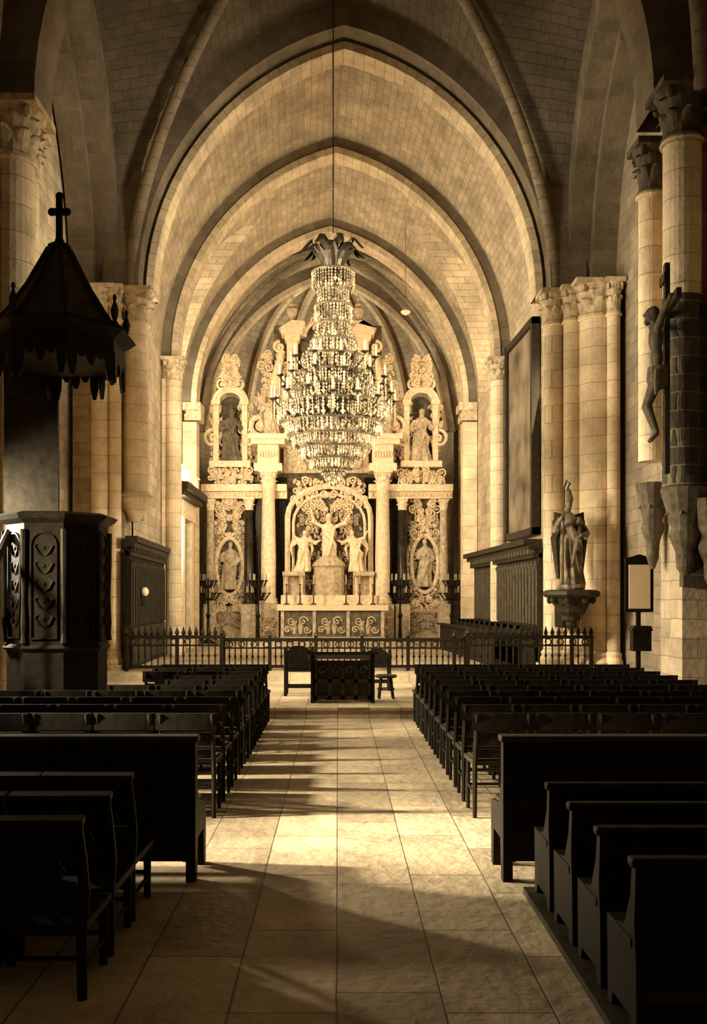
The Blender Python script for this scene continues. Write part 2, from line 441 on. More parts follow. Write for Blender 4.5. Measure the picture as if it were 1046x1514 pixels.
for (x, y, r, zt) in ((4.42, 12.05, .24, 3.15), (4.24, 12.75, .18, 3.3), (4.72, 11.92, .22, 3.0), (5.02, 11.88, .22, 3.1)):
    m = MB().lathe([(.03, -1.15), (r*.45, -1.0), (r*.5, -.8), (r*.85, -.6), (r*.7, -.5), (r*1.0, -.25), (r*1.2, -.08), (r*1.25, 0)], x, y, 14, zt)
    for i in range(6):
        a = 2*PI*i/6; m.leaf(x+r*.5*math.cos(a), y+r*.5*math.sin(a), zt-.9, a, .8, r*.9, r*.6)
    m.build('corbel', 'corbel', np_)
for (y, kind) in ((24.3, 'B'), (28.8, 'C')):
    for s in (-1, 1):
        x = XC(y)+s*4.2; zs = SP(y)
        side = 'left' if s < 0 else 'right'
        t = thing('wall_pilaster', '%s chancel pilaster %s' % (side, 'with leaf capital nearer the nave' if kind == 'B' else 'nearest the altarpiece, with plain moulded capital'), 'pilaster', (x, y+.3, .3))
        m = MB().box(x-.14, x+.28, y, y+.6, .3, zs-.55) if s > 0 else MB().box(x-.28, x+.14, y, y+.6, .3, zs-.55)
        m.build('shaft', 'col', t)
        if kind == 'B':
            MB().lathe([(.2, 0), (.2, zs-.9)], x-s*.02, y+.08, 16, .3).build('half_column', 'col', t)
            capital(MB(), x-s*.02, y+.1, zs-.62, .2, .6).build('capital', 'carved', t)
        else:
            m = MB().box(x-.22, x+.28, y-.06, y+.66, zs-.5, zs-.32); m.box(x-.18, x+.28, y-.03, y+.6, zs-.32, zs-.2); m.box(x-.27, x+.28, y-.1, y+.7, zs-.2, zs+.03)
            m.build('capital', 'carved', t)
# ------------------------------------------------------------ church chairs
def make_chair():
    t = thing('church_chair', 'x', 'chair', (0, 0, 0))
    for s in (-1, 1):
        MB().tube([(s*.21, -.19, 0), (s*.21, -.19, .42), (s*.205, -.225, .64), (s*.205, -.265, .84)], [.018, .022, .021, .02], 6).build('leg', 'wood3', t)
        MB().tube([(s*.21, .17, 0), (s*.21, .17, .45)], [.017, .021], 6).build('leg', 'wood3', t)
    m = MB().prism([(-.22, -.2), (.22, -.2), (.24, .19), (-.24, .19)], 'z', .42, .455)
    m.prism([(-.19, -.18), (.19, -.18), (.21, .17), (-.21, .17)], 'z', .455, .468); m.build('seat', 'rush', t)
    def rail(z, h, y, w=.205):
        m = MB(); pts = []
        for k in range(7):
            x = -w+2*w*k/6; pts.append((x, y-.012*(1-(x/w)**2)))
        rows = [[(p[0], p[1]+dy, zz) for p in pts] for (dy, zz) in ((-.01, z), (-.01, z+h), (.01, z+h), (.01, z), (-.01, z))]
        m.grid(rows); return m
    rail(.71, .135, -.255, .243).build('back_rail', 'wood3', t)
    rail(.58, .11, -.22).build('back_rail', 'wood3', t)
    rail(.48, .07, -.2).build('back_rail', 'wood3', t)
    MB().tube([(-.21, -.19, .27), (.21, -.19, .27)], .012, 5).build('stretcher', 'wood3', t)
    for z in (.2, .32): MB().tube([(-.21, .17, z), (.21, .17, z)], .012, 5).build('stretcher', 'wood3', t)
    for s in (-1, 1): MB().tube([(s*.21, -.19, .2), (s*.21, .17, .2)], .012, 5).build('stretcher', 'wood3', t)
    return t
ch0 = make_chair(); first = True
rowsY = [7.75+.615*i for i in range(10)]
ordn = ['first', 'second', 'third', 'fourth', 'fifth', 'sixth', 'seventh', 'eighth', 'ninth', 'last']
for ri, y in enumerate(rowsY):
    for s in (-1, 1):
        for k in range(6):
            if s < 0 and k >= 3 and 10.0 < y < 13.3: continue
            if s < 0 and k == 2 and 10.5 < y < 11.9: continue
            x = s*(1.30+.494*k)+random.uniform(-.003, .003)+(.1 if s < 0 else 0)
            o = ch0 if first else copy_tree(ch0); first = False
            o.location = (x, y+random.uniform(-.012, .012), 0); o.rotation_euler.z = random.uniform(-.012, .012)
            side = 'left' if s < 0 else 'right'
            pos = 'beside the aisle' if k == 0 else ('outermost toward the wall' if k == 5 else '%s from the aisle' % ordn[k])
            o['label'] = 'dark rush-seated chair, %s block, %s row behind the long pew, %s' % (side, ordn[ri], pos)
            o['group'] = 'rush-seated chairs in the %s block' % side
def make_prie():
    t = thing('kneeling_chair', 'x', 'chair', (0, 0, 0))
    for s in (-1, 1):
        pts = [(s*.22, -.2, 0), (s*.22, -.21, .3), (s*.22, -.16, .45), (s*.22, -.2, .60), (s*.22, -.26, .74), (s*.22, -.27, .79)]
        MB().tube(pts, [.022, .024, .026, .024, .022, .02], 8).build('leg', 'wood3', t)
        MB().tube([(s*.22, .2, 0), (s*.22, .2, .30)], [.02, .024], 8).build('leg', 'wood3', t)
    MB().prism([(-.24, -.22), (.24, -.22), (.25, .23), (-.25, .23)], 'z', .30, .335).build('seat', 'wood3', t)
    MB().prism([(-.30, .78), (-.24, .79), (-.24, .815), (-.30, .805)], 'x', -.245, .245).build('arm_shelf', 'wood3', t)
    MB().box(-.2, .2, -.235, -.22, .40, .52).build('back_rail', 'wood3', t)
    MB().box(-.2, .2, -.27, -.25, .62, .79).build('back_rail', 'wood3', t)
    MB().prism([(-.12, .5), (.12, .5), (.16, .57), (.12, .64), (-.12, .64), (-.16, .57)], 'y', -.255, -.24).build('splat', 'wood3', t)
    MB().tube([(-.22, .2, .15), (.22, .2, .15)], .012, 6).build('stretcher', 'wood3', t)
    MB().tube([(-.22, -.2, .18), (.22, -.2, .18)], .012, 6).build('stretcher', 'wood3', t)
    for s in (-1, 1): MB().tube([(s*.22, -.2, .12), (s*.22, .2, .12)], .012, 6).build('stretcher', 'wood3', t)
    return t
pr0 = make_prie(); first = True
for ri, y in enumerate((5.35, 4.84, 4.33)):
    for k in range(2):
        x = -(1.34+.505*k)
        if abs(x)-.25 > .42*y: continue
        o = pr0 if first else copy_tree(pr0); first = False
        o.location = (x, y, 0); o.rotation_euler.z = random.uniform(-.02, .02)
        o['label'] = 'dark kneeling chair, foreground left, %s row before the pew, %s from aisle' % (ordn[ri], ordn[k])
        o['group'] = 'kneeling chairs in the foreground'
tag(MB().box(1.10, 4.6, 3.0, 5.62, 0, .04).build('floor_boards', 'wood2'), 'low dark plank platform under the right foreground benches', 'platform')
for s in (-1, 1):
    xa, xb = (1.02, 4.5) if s > 0 else (-4.5, -.88)
    t = thing('long_pew', '%s long dark wooden pew with plain panelled back facing the viewer' % ('left' if s < 0 else 'right'), 'pew', ((xa+xb)/2, 6, 0))
    MB().box(xa-.02, xb+.02, 5.81, 5.93, .865, .905).build('top_rail', 'wood2', t, mods='bev')
    m = MB().box(xa+.03, xb-.03, 5.87, 5.895, .12, .87)
    for k in range(9): xx = xa+.05+(xb-xa-.1)*k/8; m.box(xx-.03, xx+.03, 5.855, 5.88, .12, .87)
    m.build('back_panel', 'wood', t)
    MB().box(xa+.02, xb-.02, 5.9, 6.3, .42, .455).build('seat', 'wood2', t, mods='bev')
    for x in (xa+.03, xb-.03, (xa+xb)/2):
        poly = [(5.84, 0), (5.92, 0), (5.95, .25), (6.2, .25), (6.22, 0), (6.3, 0), (6.31, .42), (6.0, .46), (5.93, .6), (5.92, .87), (5.84, .87)]
        MB().prism(poly, 'x', x-.03, x+.03).build('end_panel', 'wood', t)
    MB().box(xa+.1, xb-.1, 6.22, 6.25, .2, .26).build('stretcher', 'wood', t)
for i, (yb_, lab) in enumerate(((5.22, 'low dark kneeling bench with curved ends directly before the right long pew'), (4.72, 'second low dark kneeling bench before the right long pew'), (4.22, 'third low dark kneeling bench before the right long pew'), (3.72, 'nearest low dark kneeling bench at the lower right corner'))):
    xa, xb = 1.15, 4.4; z = .04
    t = thing('kneeling_bench', lab, 'bench', ((xa+xb)/2, yb_, z))
    MB().box(xa-.01, xb, yb_-.05, yb_+.02, z+.66, z+.70).build('top_rail', 'wood3', t, mods='bev')
    MB().box(xa+.02, xb, yb_-.02, yb_, z+.05, z+.66).build('back_panel', 'wood3', t)
    MB().box(xa, xb, yb_, yb_+.32, z+.34, z+.375).build('seat', 'wood3', t)
    for x in (xa+.03, (xa+xb)/2, xb-.03):
        poly = [(yb_-.06, z), (yb_+.01, z), (yb_+.03, z+.06), (yb_+.26, z+.06), (yb_+.28, z), (yb_+.33, z), (yb_+.34, z+.35), (yb_+.1, z+.40), (yb_+.02, z+.54), (yb_+.0, z+.67), (yb_-.05, z+.67), (yb_-.03, z+.45), (yb_-.05, z+.3)]
        MB().prism(poly, 'x', x-.025, x+.025).build('end_panel', 'wood3', t)
    MB().box(xa+.05, xb-.05, yb_-.035, yb_-.02, z+.13, z+.18).build('stretcher', 'wood2', t)
# ------------------------------------------------------------ centre desk group
yd = 14.55
xd = PX(507, yd)
t = thing('reading_desk', 'broad dark wooden reading desk facing the altar at the end of the aisle', 'desk', (xd, yd, .15))
m = MB().box(xd-.46, xd+.46, yd-.05, yd+.02, .2, .8)
for px_ in (-.42, -.2, .0, .2, .42): m.box(xd+px_-.03, xd+px_+.03, yd-.08, yd-.04, .2, .8)
m.box(xd-.44, xd+.44, yd-.08, yd-.04, .46, .52); m.box(xd-.44, xd+.44, yd-.08, yd-.04, .2, .27)
for px_ in (-.31, -.1, .1, .31): m.scroll(xd+px_, yd-.07, .65, .07, 1.3, 1, 0, .015)
m.build('front_panel', 'wood2', t)
MB().prism([(yd-.14, .94), (yd+.3, .84), (yd+.3, .80), (yd-.14, .90)], 'x', xd-.54, xd+.54).build('desk_top', 'wood', t)
for s in (-1, 1): MB().prism([(yd-.08, .15), (yd+.4, .15), (yd+.38, .3), (yd+.15, .5), (yd+.25, .82), (yd-.08, .89)], 'x', xd+s*.46-.03, xd+s*.46+.03).build('side_panel', 'wood', t)
MB().box(xd-.42, xd+.42, yd+.15, yd+.42, .24, .29).build('kneeler', 'wood2', t)
def armchair(x, y, lab, k=1):
    t = thing('armchair', lab, 'chair', (x, y, .15)); z = .15
    for s in (-1, 1):
        MB().tube([(x+s*.22, y-.18, z), (x+s*.22, y-.18, z+.45), (x+s*.22, y-.22, z+.9*k)], .03, 8).build('leg', 'wood', t)
        MB().tube([(x+s*.22, y+.2, z), (x+s*.22, y+.2, z+.66*k)], .028, 8).build('leg', 'wood', t)
        MB().tube([(x+s*.22, y-.2, z+.64*k), (x+s*.23, y, z+.68*k), (x+s*.22, y+.22, z+.66*k), (x+s*.22, y+.25, z+.62*k)], .028, 8).build('armrest', 'wood', t)
    MB().box(x-.24, x+.24, y-.2, y+.22, z+.40, z+.48).build('seat', 'wood2', t, mods='bev')
    MB().prism([(x-.19, z+.52*k), (x+.19, z+.52*k), (x+.19, z+.83*k), (x+.08, z+.92*k), (x-.08, z+.92*k), (x-.19, z+.83*k)], 'y', y-.225, y-.20).build('back_panel', 'wood', t)
    MB().tube([(x-.22, y+.2, z+.15), (x+.22, y+.2, z+.15)], .018, 6).build('stretcher', 'wood', t)
    MB().tube([(x-.22, y-.18, z+.15), (x+.22, y-.18, z+.15)], .018, 6).build('stretcher', 'wood', t)
armchair(PX(443, 15.7), 15.7, 'dark armchair standing left of the central reading desk', .9)
armchair(PX(557, 16.6), 16.6, 'dark low armchair partly hidden behind the right end of the reading desk', .8)
xs = PX(571, 15.2)
t = thing('stool', 'small dark stool standing right of the central reading desk', 'stool', (xs, 15.2, .15))
MB().lathe([(.16, 0), (.18, .015), (.18, .035), (.16, .05)], xs, 15.2, 16, .48).build('seat', 'wood2', t)
for i in range(4):
    a = PI/4+i*PI/2; MB().tube([(xs+.16*math.cos(a), 15.2+.16*math.sin(a), .15), (xs+.11*math.cos(a), 15.2+.11*math.sin(a), .48)], .024, 6).build('leg', 'wood', t)
MB().torus(xs, 15.2, .3, .135, .012, 16, 5).build('stretcher', 'wood', t)
# ------------------------------------------------------------ iron rail
def rail(name, lab, xa, xb, y, z, h, step, spikes):
    t = thing(name, lab, 'railing', ((xa+xb)/2, y, z))
    MB().box(xa, xb, y-.03, y+.03, z+h-.05, z+h+.02).build('top_rail', 'iron', t)
    MB().box(xa, xb, y-.02, y+.02, z+h-.2, z+h-.165).build('mid_rail', 'iron', t)
    MB().box(xa, xb, y-.02, y+.02, z+.06, z+.12).build('bottom_rail', 'iron', t)
    n = int(round((xb-xa)/step)); src = None
    for i in range(n+1):
        x = xa+(xb-xa)*i/n
        if i % 8 == 0 or i == n:
            m = MB().box(x-.035, x+.035, y-.035, y+.035, z, z+h+.02); m.lathe([(.02, 0), (.05, .04), (.035, .09), (.0, .17)], x, y, 8, z+h+.02); m.build('post', 'iron', t)
            continue
        if src is None:
            m = MB().tube([(x, y, z+.09), (x, y, z+h-.02)], .017, 6)
            if spikes: m.lathe([(.018, 0), (.045, .08), (.03, .12), (.0, .22)], x, y, 6, z+h-.01)
            m.ell(x, y, z+h*.45, .03, .03, .04, 6, 5)
            src = m.build('baluster', 'iron', t); sx0 = x
        else:
            c = src.copy(); C.objects.link(c); c.parent = t; c.location = (x-sx0, 0, 0)
    m = MB(); k = max(2, int((xb-xa)/.24))
    for i in range(k):
        x = xa+(xb-xa)*(i+.5)/k; m.oval(x, y, z+h-.11, .06, .06, .016, 12, 4)
    m.build('ring_frieze', 'iron', t)
yr = 19.0
rail('altar_railing', 'black wrought-iron railing without spikes across the middle of the chancel step', PX(331, yr), PX(689, yr), yr, .30, .64, .115, False)
rail('spiked_railing', 'left black iron railing topped with spear points beside the left pier', PX(187, yr-.14), PX(329, yr), yr-.14, .30, .70, .13, True)
rail('spiked_railing', 'right black iron railing topped with spear points before the choir stalls', PX(691, yr), PX(872, yr), yr-.14, .30, .70, .13, True)
# ------------------------------------------------------------ choir stalls
for s in (-1, 1):
    ya, yb = (20.1, 27.4) if s > 0 else (19.12, 24.2)
    nm, lab = ('choir_stalls', 'dark panelled choir stalls with arcaded frieze and cornice along the right chancel wall') if s > 0 else ('wooden_panelling', 'very dark wooden enclosure with projecting cornice along the left chancel wall')
    t = thing(nm, lab, 'stalls' if s > 0 else 'panelling', (s*4.1, (ya+yb)/2, .3))
    WB = 4.15 if s > 0 else 4.42
    def X(y, d): return (XC(y)+s*(WB-d))
    def strip(m, d0, d1, z0, z1, a=None, b=None):
        a = ya if a is None else a; b = yb if b is None else b
        m.add([(X(a, d0), a, z0), (X(b, d0), b, z0), (X(b, d0), b, z1), (X(a, d0), a, z1), (X(a, d1), a, z0), (X(b, d1), b, z0), (X(b, d1), b, z1), (X(a, d1), a, z1)],
              [(0,1,2,3),(4,5,6,7),(0,1,5,4),(3,2,6,7),(0,3,7,4),(1,2,6,5)]); return m
    strip(MB(), -.06, .02, .3, 2.75).build('back_panel', 'wood2' if s > 0 else 'wood', t)
    k_ = 1 if s > 0 else .55
    m = strip(MB(), -.06, .14*k_, 2.62, 2.72); strip(m, -.06, .24*k_, 2.80, 2.9); strip(m, -.06, .34*k_, 2.9, 3.02); m.build('cornice', 'wood2', t)
    n = int((yb-ya-.1)/.3)
    m = MB()
    for i in range(n):
        y = ya+.05+.3*i; strip(m, .1*k_, .24*k_, 2.7, 2.8, y, y+.12)
        pts = [(X(y+.15+.13*math.cos(a), .05), y+.15+.13*math.cos(a), 2.32+.18*math.sin(a)) for a in [PI*q_/6 for q_ in range(7)]]
        m.tube([(X(y+.28, .05), y+.28, 1.2)]+pts+[(X(y+.02, .05), y+.02, 1.2)], .032, 5)
        m.ell(X(y+.15, .04), y+.15, 2.52, .03, .05, .05, 6, 5)
    m.build('arcaded_frieze', 'wood4' if s > 0 else 'wood2', t)
    if s > 0:
        n = int((yb-ya)/.65)
        for i in range(n+1):
            y = ya+.05+(yb-ya-.1)*i/n
            m = strip(MB(), 0, .5, 1.1, 1.17, y-.05, y+.05); strip(m, .1, .42, .3, 1.1, y-.025, y+.025); strip(m, .42, .52, .9, 1.17, y-.05, y+.05); m.build('armrest', 'wood2', t)
        strip(MB(), 0, .45, .72, .77).build('seat', 'wood2', t)
        strip(strip(MB(), .95, 1.01, .3, 1.0), .9, 1.1, 1.0, 1.05).build('front_desk', 'wood', t)
    else:
        for i in range(6):
            y = ya+.02+i*.83; strip(MB(), .02, .06, .4, 1.15, y+.05, y+.78).build('lower_panel', 'wood2', t)
t = thing('doorcase', 'stone doorcase with heavy projecting cornice on the left chancel wall', 'doorcase', (-4.2, 27.2, .3))
def XD(y): return XC(y)-4.45
for y in (26.0, 28.2): MB().box(XD(y), XD(y)+.35, y-.2, y+.2, .3, 4.0).build('jamb', 'white', t)
MB().box(XD(27), XD(27)+.12, 26.2, 28.0, .3, 3.9).build('door_leaf', 'wood', t)
MB().box(XD(26), XD(26)+.3, 25.4, 28.5, 4.0, 4.5).build('frieze', 'white', t)
m = MB().box(XD(26), XD(26)+.5, 24.95, 28.6, 4.5, 4.65); m.box(XD(26), XD(26)+.62, 24.95, 28.7, 4.65, 4.85); m.build('cornice', 'wood2', t)
for k in range(3):
    m = MB().leaf(XD(26)+.3, 25.3+k*1.4, 4.85, 0, .6, .4, .2); m.ell(XD(26)+.3, 25.3+k*1.4, 5.1, .14, .14, .3); m.build('finial', 'white', t)
# ------------------------------------------------------------ statue maker
def hand(m, p, d, sz):
    p = Vector(p); d = Vector(d).normalized(); side = d.cross(Vector((0, 0, 1)))
    side = side.normalized() if side.length > .1 else Vector((1, 0, 0)); m.ell(*(p+d*sz*.5), sz*.42, sz*.42, sz*.42, 8, 6)
    for k in range(4):
        q = p+d*sz*.7+side*(k-1.5)*sz*.24
        m.tube([q, q+d*sz*.5, q+d*sz*(.85+.1*(k in (1, 2)))-Vector((0, 0, sz*.2))], [sz*.12, sz*.11, sz*.08], 5)
    m.tube([p+d*sz*.3, p+d*sz*.6-side*sz*.55], [sz*.14, sz*.09], 5)
def figure(m, x, y, z, H, arms, lean=0, beard=True, hood=False, wings=False, yaw=0, seed=0, slim=1):
    rnd = random.Random(seed); ph = rnd.uniform(0, 6)
    loc = MB()
    prof = [(.001, 0), (.15, .0), (.155, .03), (.14, .15), (.125, .3), (.125, .42), (.12, .5), (.10, .60), (.115, .70), (.12, .76), (.09, .81), (.045, .835), (.035, .88), (.001, .885)]
    def fold(a, zz):
        k = max(0, .62-zz)/.62
        return 1+.24*k*math.sin(8*a+ph+3*zz)+.10*k*math.sin(13*a+2*ph)
    loc.lathe([(r*H*slim, zz*H) for r, zz in prof], 0, 0, 36, 0, 1.15, .82, fold=lambda a, zz: fold(a, zz/H))
    loc.v = [(vx+H*.02*math.sin(vz/H*5+ph)+lean*vz, vy, vz) for vx, vy, vz in loc.v]
    hx = lean*.93*H+H*.02*math.sin(.9*5+ph)
    loc.ell(hx, -.008*H, .93*H, .048*H, .056*H, .068*H, 12, 10)
    loc.ell(hx, -.064*H, .925*H, .009*H, .014*H, .018*H, 6, 5)
    loc.ell(hx, .015*H, .945*H, .056*H, .056*H, .062*H, 10, 8)
    if beard: loc.ell(hx, -.04*H, .885*H, .032*H, .028*H, .04*H, 8, 6)
    else: loc.ell(hx, .03*H, .89*H, .05*H, .035*H, .07*H, 8, 6)
    if hood: loc.lathe([(.06*H, 0), (.062*H, .03*H), (.03*H, .13*H), (.001, .16*H)], hx, 0, 12, .96*H)
    for pts in arms:
        P_ = [Vector(p)*H+Vector((lean*p[2]*H, 0, 0)) for p in pts]
        loc.tube(P_, [.045*H*slim, .042*H*slim, .024*H], 8)
        loc.tube([P_[1]+Vector((0, 0, -.01*H)), (P_[1]+P_[2])/2+Vector((0, 0, -.05*H))], [.045*H*slim, .03*H], 7)
        hand(loc, P_[2], P_[2]-P_[1], .045*H)
    loc.tube([(-.12*H*slim, .0, .77*H), (-.06*H, -.09*H*slim, .66*H), (.06*H, -.105*H*slim, .52*H), (.13*H*slim, -.05*H, .44*H), (.13*H*slim, .02*H, .3*H)], [.03*H, .035*H, .04*H, .045*H*slim, .02*H], 7)
    loc.tube([(.12*H*slim, .0, .77*H), (.07*H, -.09*H, .62*H), (.02*H, -.12*H, .42*H), (-.03*H, -.13*H, .2*H)], [.03*H, .025*H, .03*H, .012*H], 7)
    if wings:
        for s in (-1, 1):
            for k in range(5):
                loc.tube([(s*.08*H, .07*H, .72*H), (s*(.2+.02*k)*H, .1*H, (.86-.07*k)*H), (s*(.27-.02*k)*H, .1*H, (.66-.1*k)*H)], [.03*H, .03*H, .012*H], 6)
    R = Matrix.Rotation(yaw, 3, 'Z')
    loc.v = [tuple(R @ Vector(p)+Vector((x, y, z))) for p in loc.v]
    m.add(loc.v, loc.f)
    return m
ys_ = 18.5; xs_ = PX(845, ys_); zb_ = PZ(872, ys_)
t = thing('statue_bracket', 'dark carved bracket under the standing statue on the right pier', 'bracket', (xs_, ys_, zb_-.8))
MB().lathe([(.50, 0), (.56, .05), (.54, .12), (.46, .15)], xs_, ys_, 8, zb_-.15, rot=PI/8).build('shelf', 'wood2', t)
m = MB().lathe([(.04, 0), (.1, .08), (.12, .2), (.28, .35), (.34, .5), (.44, .65)], xs_, ys_, 8, zb_-.78, rot=PI/8)
for i in range(8):
    a = 2*PI*i/8; m.leaf(xs_+.18*math.cos(a), ys_+.18*math.sin(a), zb_-.6, a, .42, .2, .2)
    m.ell(xs_+.42*math.cos(a+.4), ys_+.42*math.sin(a+.4), zb_-.2, .06, .06, .08, 6, 5)
m.build('corbel', 'wood2', t)
MB().prism([(ys_+.1, zb_-.75), (19.3, zb_-.75), (19.3, zb_-.05), (ys_+.1, zb_-.05)], 'x', xs_-.14, xs_+.14).build('wall_arm', 'wood', t)
m = figure(MB(), xs_, ys_, zb_+.08, 1.72, [((-.10, 0, .77), (-.19, -.05, .62), (-.14, -.18, .74)), ((.10, 0, .77), (.2, -.02, .60), (.09, -.17, .56))], lean=-.03, hood=True, seed=3, slim=.7)
m.lathe([(.26, 0), (.28, .04), (.26, .1), (.001, .1)], xs_, ys_, 12, zb_)
m.tube([(xs_-.05, ys_-.16, zb_+1.25), (xs_+.12, ys_-.18, zb_+.95), (xs_+.2, ys_-.1, zb_+.5)], [.04, .05, .02], 6)
m.tube([(xs_-.14, ys_-.12, zb_+1.0), (xs_-.16, ys_-.14, zb_+.6), (xs_-.1, ys_-.12, zb_+.25)], [.03, .045, .02], 6)
o = tag(m.build('statue', 'ivory', mods=.014), 'standing robed statue in tall pointed headdress on the carved bracket, right pier', 'statue')
WL[o.name] = o.location.copy()
MB().tube([(xs_-.24, ys_-.3, zb_+.12), (xs_-.21, ys_-.3, zb_+1.95), (xs_-.16, ys_-.3, zb_+2.1), (xs_-.09, ys_-.3, zb_+2.04), (xs_-.14, ys_-.3, zb_+1.96)], .02, 6).build('staff', 'bronze', o)
for s in (-1, 1):
    m = MB()
    for k in range(4): m.tube([(xs_+s*.08, ys_+.14, zb_+1.4), (xs_+s*(.22+.02*k), ys_+.17, zb_+1.5-.16*k), (xs_+s*(.28-.02*k), ys_+.14, zb_+1.0-.26*k)], [.08, .09, .04], 6)
    m.build('mantle_fold', 'wood2', o)
# ------------------------------------------------------------ crucifix
cx_, cy_ = 4.05, 11.75
t = thing('crucifix', 'large dark wooden crucifix seen from the side high on the near right pier', 'crucifix', (cx_, cy_, 3.4))
ANG = -math.radians(97)
def rotp(m, ang):
    R = Matrix.Rotation(ang, 3, 'Z'); o = Vector((cx_, cy_, 0))
    m.v = [tuple(R @ (Vector(p)-o)+o) for p in m.v]; return m
rotp(MB().box(cx_-.06, cx_+.06, cy_, cy_+.06, 3.3, 5.9), ANG).build('upright_beam', 'wood2', t)
rotp(MB().box(cx_-.66, cx_+.66, cy_, cy_+.06, 5.28, 5.4), ANG).build('cross_beam', 'wood2', t)
rotp(MB().box(cx_-.14, cx_+.14, cy_-.03, cy_, 5.65, 5.76), ANG).build('name_board', 'wood2', t)
m = MB(); X0, Y0 = cx_, cy_-.08
m.ell(X0, Y0-.02, 4.98, .14, .09, .2); m.ell(X0+.01, Y0-.01, 4.74, .11, .075, .19); m.ell(X0+.02, Y0, 4.54, .125, .09, .12)
m.tube([(X0, Y0, 5.08), (X0-.02, Y0-.04, 5.2)], [.05, .045], 8); m.ell(X0-.04, Y0-.07, 5.28, .07, .082, .1, 12, 9); m.ell(X0-.03, Y0-.04, 5.3, .082, .078, .095, 10, 8); m.ell(X0-.05, Y0-.12, 5.2, .035, .035, .05)
m.ell(X0-.04, Y0-.155, 5.28, .013, .02, .025, 6, 5)
for s in (-1, 1):
    m.tube([(X0+s*.11, Y0-.02, 5.08), (X0+s*.34, Y0, 5.22), (X0+s*.56, Y0+.03, 5.32)], [.052, .042, .028], 8)
    hand(m, (X0+s*.56, Y0+.03, 5.32), (s*.9, 0, .25), .07)
    m.tube([(X0+s*.06+.02, Y0, 4.5), (X0+s*.05-.05, Y0-.12, 4.15), (X0+s*.03, Y0-.01, 3.8)], [.085, .058, .035], 8)
    m.tube([(X0+s*.03, Y0-.01, 3.8), (X0+s*.04, Y0-.1, 3.7)], [.035, .028], 6)
rotp(m, ANG); m.build('corpus', 'wood4', t, mods=.015)
m = MB().lathe([(.13, 0), (.155, .1), (.14, .26)], X0+.01, Y0, 16, 4.36, 1, .8, fold=lambda a, z: 1+.08*math.sin(7*a)); m.tube([(X0+.14, Y0-.03, 4.55), (X0+.19, Y0-.05, 4.42), (X0+.17, Y0-.05, 4.25)], [.04, .04, .02], 6)
rotp(m, ANG).build('loincloth', 'corbel', t)
# ------------------------------------------------------------ painting
y0, y1 = 21.4, 24.0
t = thing('wall_painting', 'tall dark oil painting in a plain frame on the right chancel wall above the stalls', 'painting', (XC(22)+4.4, 22.7, 3.3))
def wallrect(m, ya, yb, za, zb, d0, d1):
    m.add([(XC(y)+4.46-d, y, z) for d in (d0, d1) for (y, z) in ((ya, za), (yb, za), (yb, zb), (ya, zb))], [(0,1,2,3),(4,5,6,7),(0,1,5,4),(1,2,6,5),(2,3,7,6),(3,0,4,7)]); return m
wallrect(MB(), y0, y1, 3.3, 8.0, .02, .1).build('canvas', 'canvas', t)
m = MB(); wallrect(m, y0-.1, y0+.06, 3.2, 8.1, .0, .18); wallrect(m, y1-.06, y1+.1, 3.2, 8.1, .0, .18); wallrect(m, y0-.1, y1+.1, 3.2, 3.36, 0, .18); wallrect(m, y0-.1, y1+.1, 7.94, 8.1, 0, .18)
m.build('picture_frame', 'wood2', t)
# ------------------------------------------------------------ notice board, stoup
yn = 13.45; xn = PX(945, yn)
t = thing('notice_board', 'notice board with white sheet on a post beside the near right pier', 'notice board', (xn, yn, 0))
z0n, z1n = PZ(905, yn), PZ(832, yn)
MB().box(xn-.03, xn+.03, yn, yn+.05, 0, z1n+.1).build('post', 'wood', t)
m = MB().box(xn-.2, xn+.2, yn-.03, yn, z0n, z1n); m.prism([(xn-.2, z1n), (xn+.2, z1n), (xn+.2, z1n+.06), (xn, z1n+.12), (xn-.2, z1n+.06)], 'y', yn-.04, yn); m.build('backing_board', 'wood', t)
MB().box(xn-.15, xn+.15, yn-.045, yn-.03, z0n+.05, z1n-.03).build('paper_sheet', 'paper', t)
m = MB().box(xn-.13, xn+.13, yn-.16, yn-.0, PZ(962, yn), PZ(932, yn)); m.prism([(xn-.15, PZ(932, yn)), (xn+.15, PZ(932, yn)), (xn+.12, PZ(925, yn)), (xn-.12, PZ(925, yn))], 'y', yn-.18, yn); m.build('offering_box', 'wood', t)
yo = 13.55; xo = PX(128, yo)
t = thing('stone_stoup', 'small pale stone stoup standing on a short pillar at the foot of the pulpit', 'stoup', (xo, yo, 0))
MB().lathe([(.16, 0), (.16, .08), (.1, .14), (.09, .75), (.13, .8)], xo, yo, 12, 0).build('pillar', 'col', t)
MB().lathe([(.12, 0), (.2, .08), (.25, .22), (.27, .27), (.22, .27), (.18, .14), (.0, .1)], xo, yo, 16, .78, cap=False).build('basin', 'white', t, smooth=True)
MB().lathe([(.03, .0), (.09, .02), (.11, .1), (.06, .22), (.05, .26), (.0, .34)], xo, yo, 12, .90).build('finial', 'white', t, smooth=True)
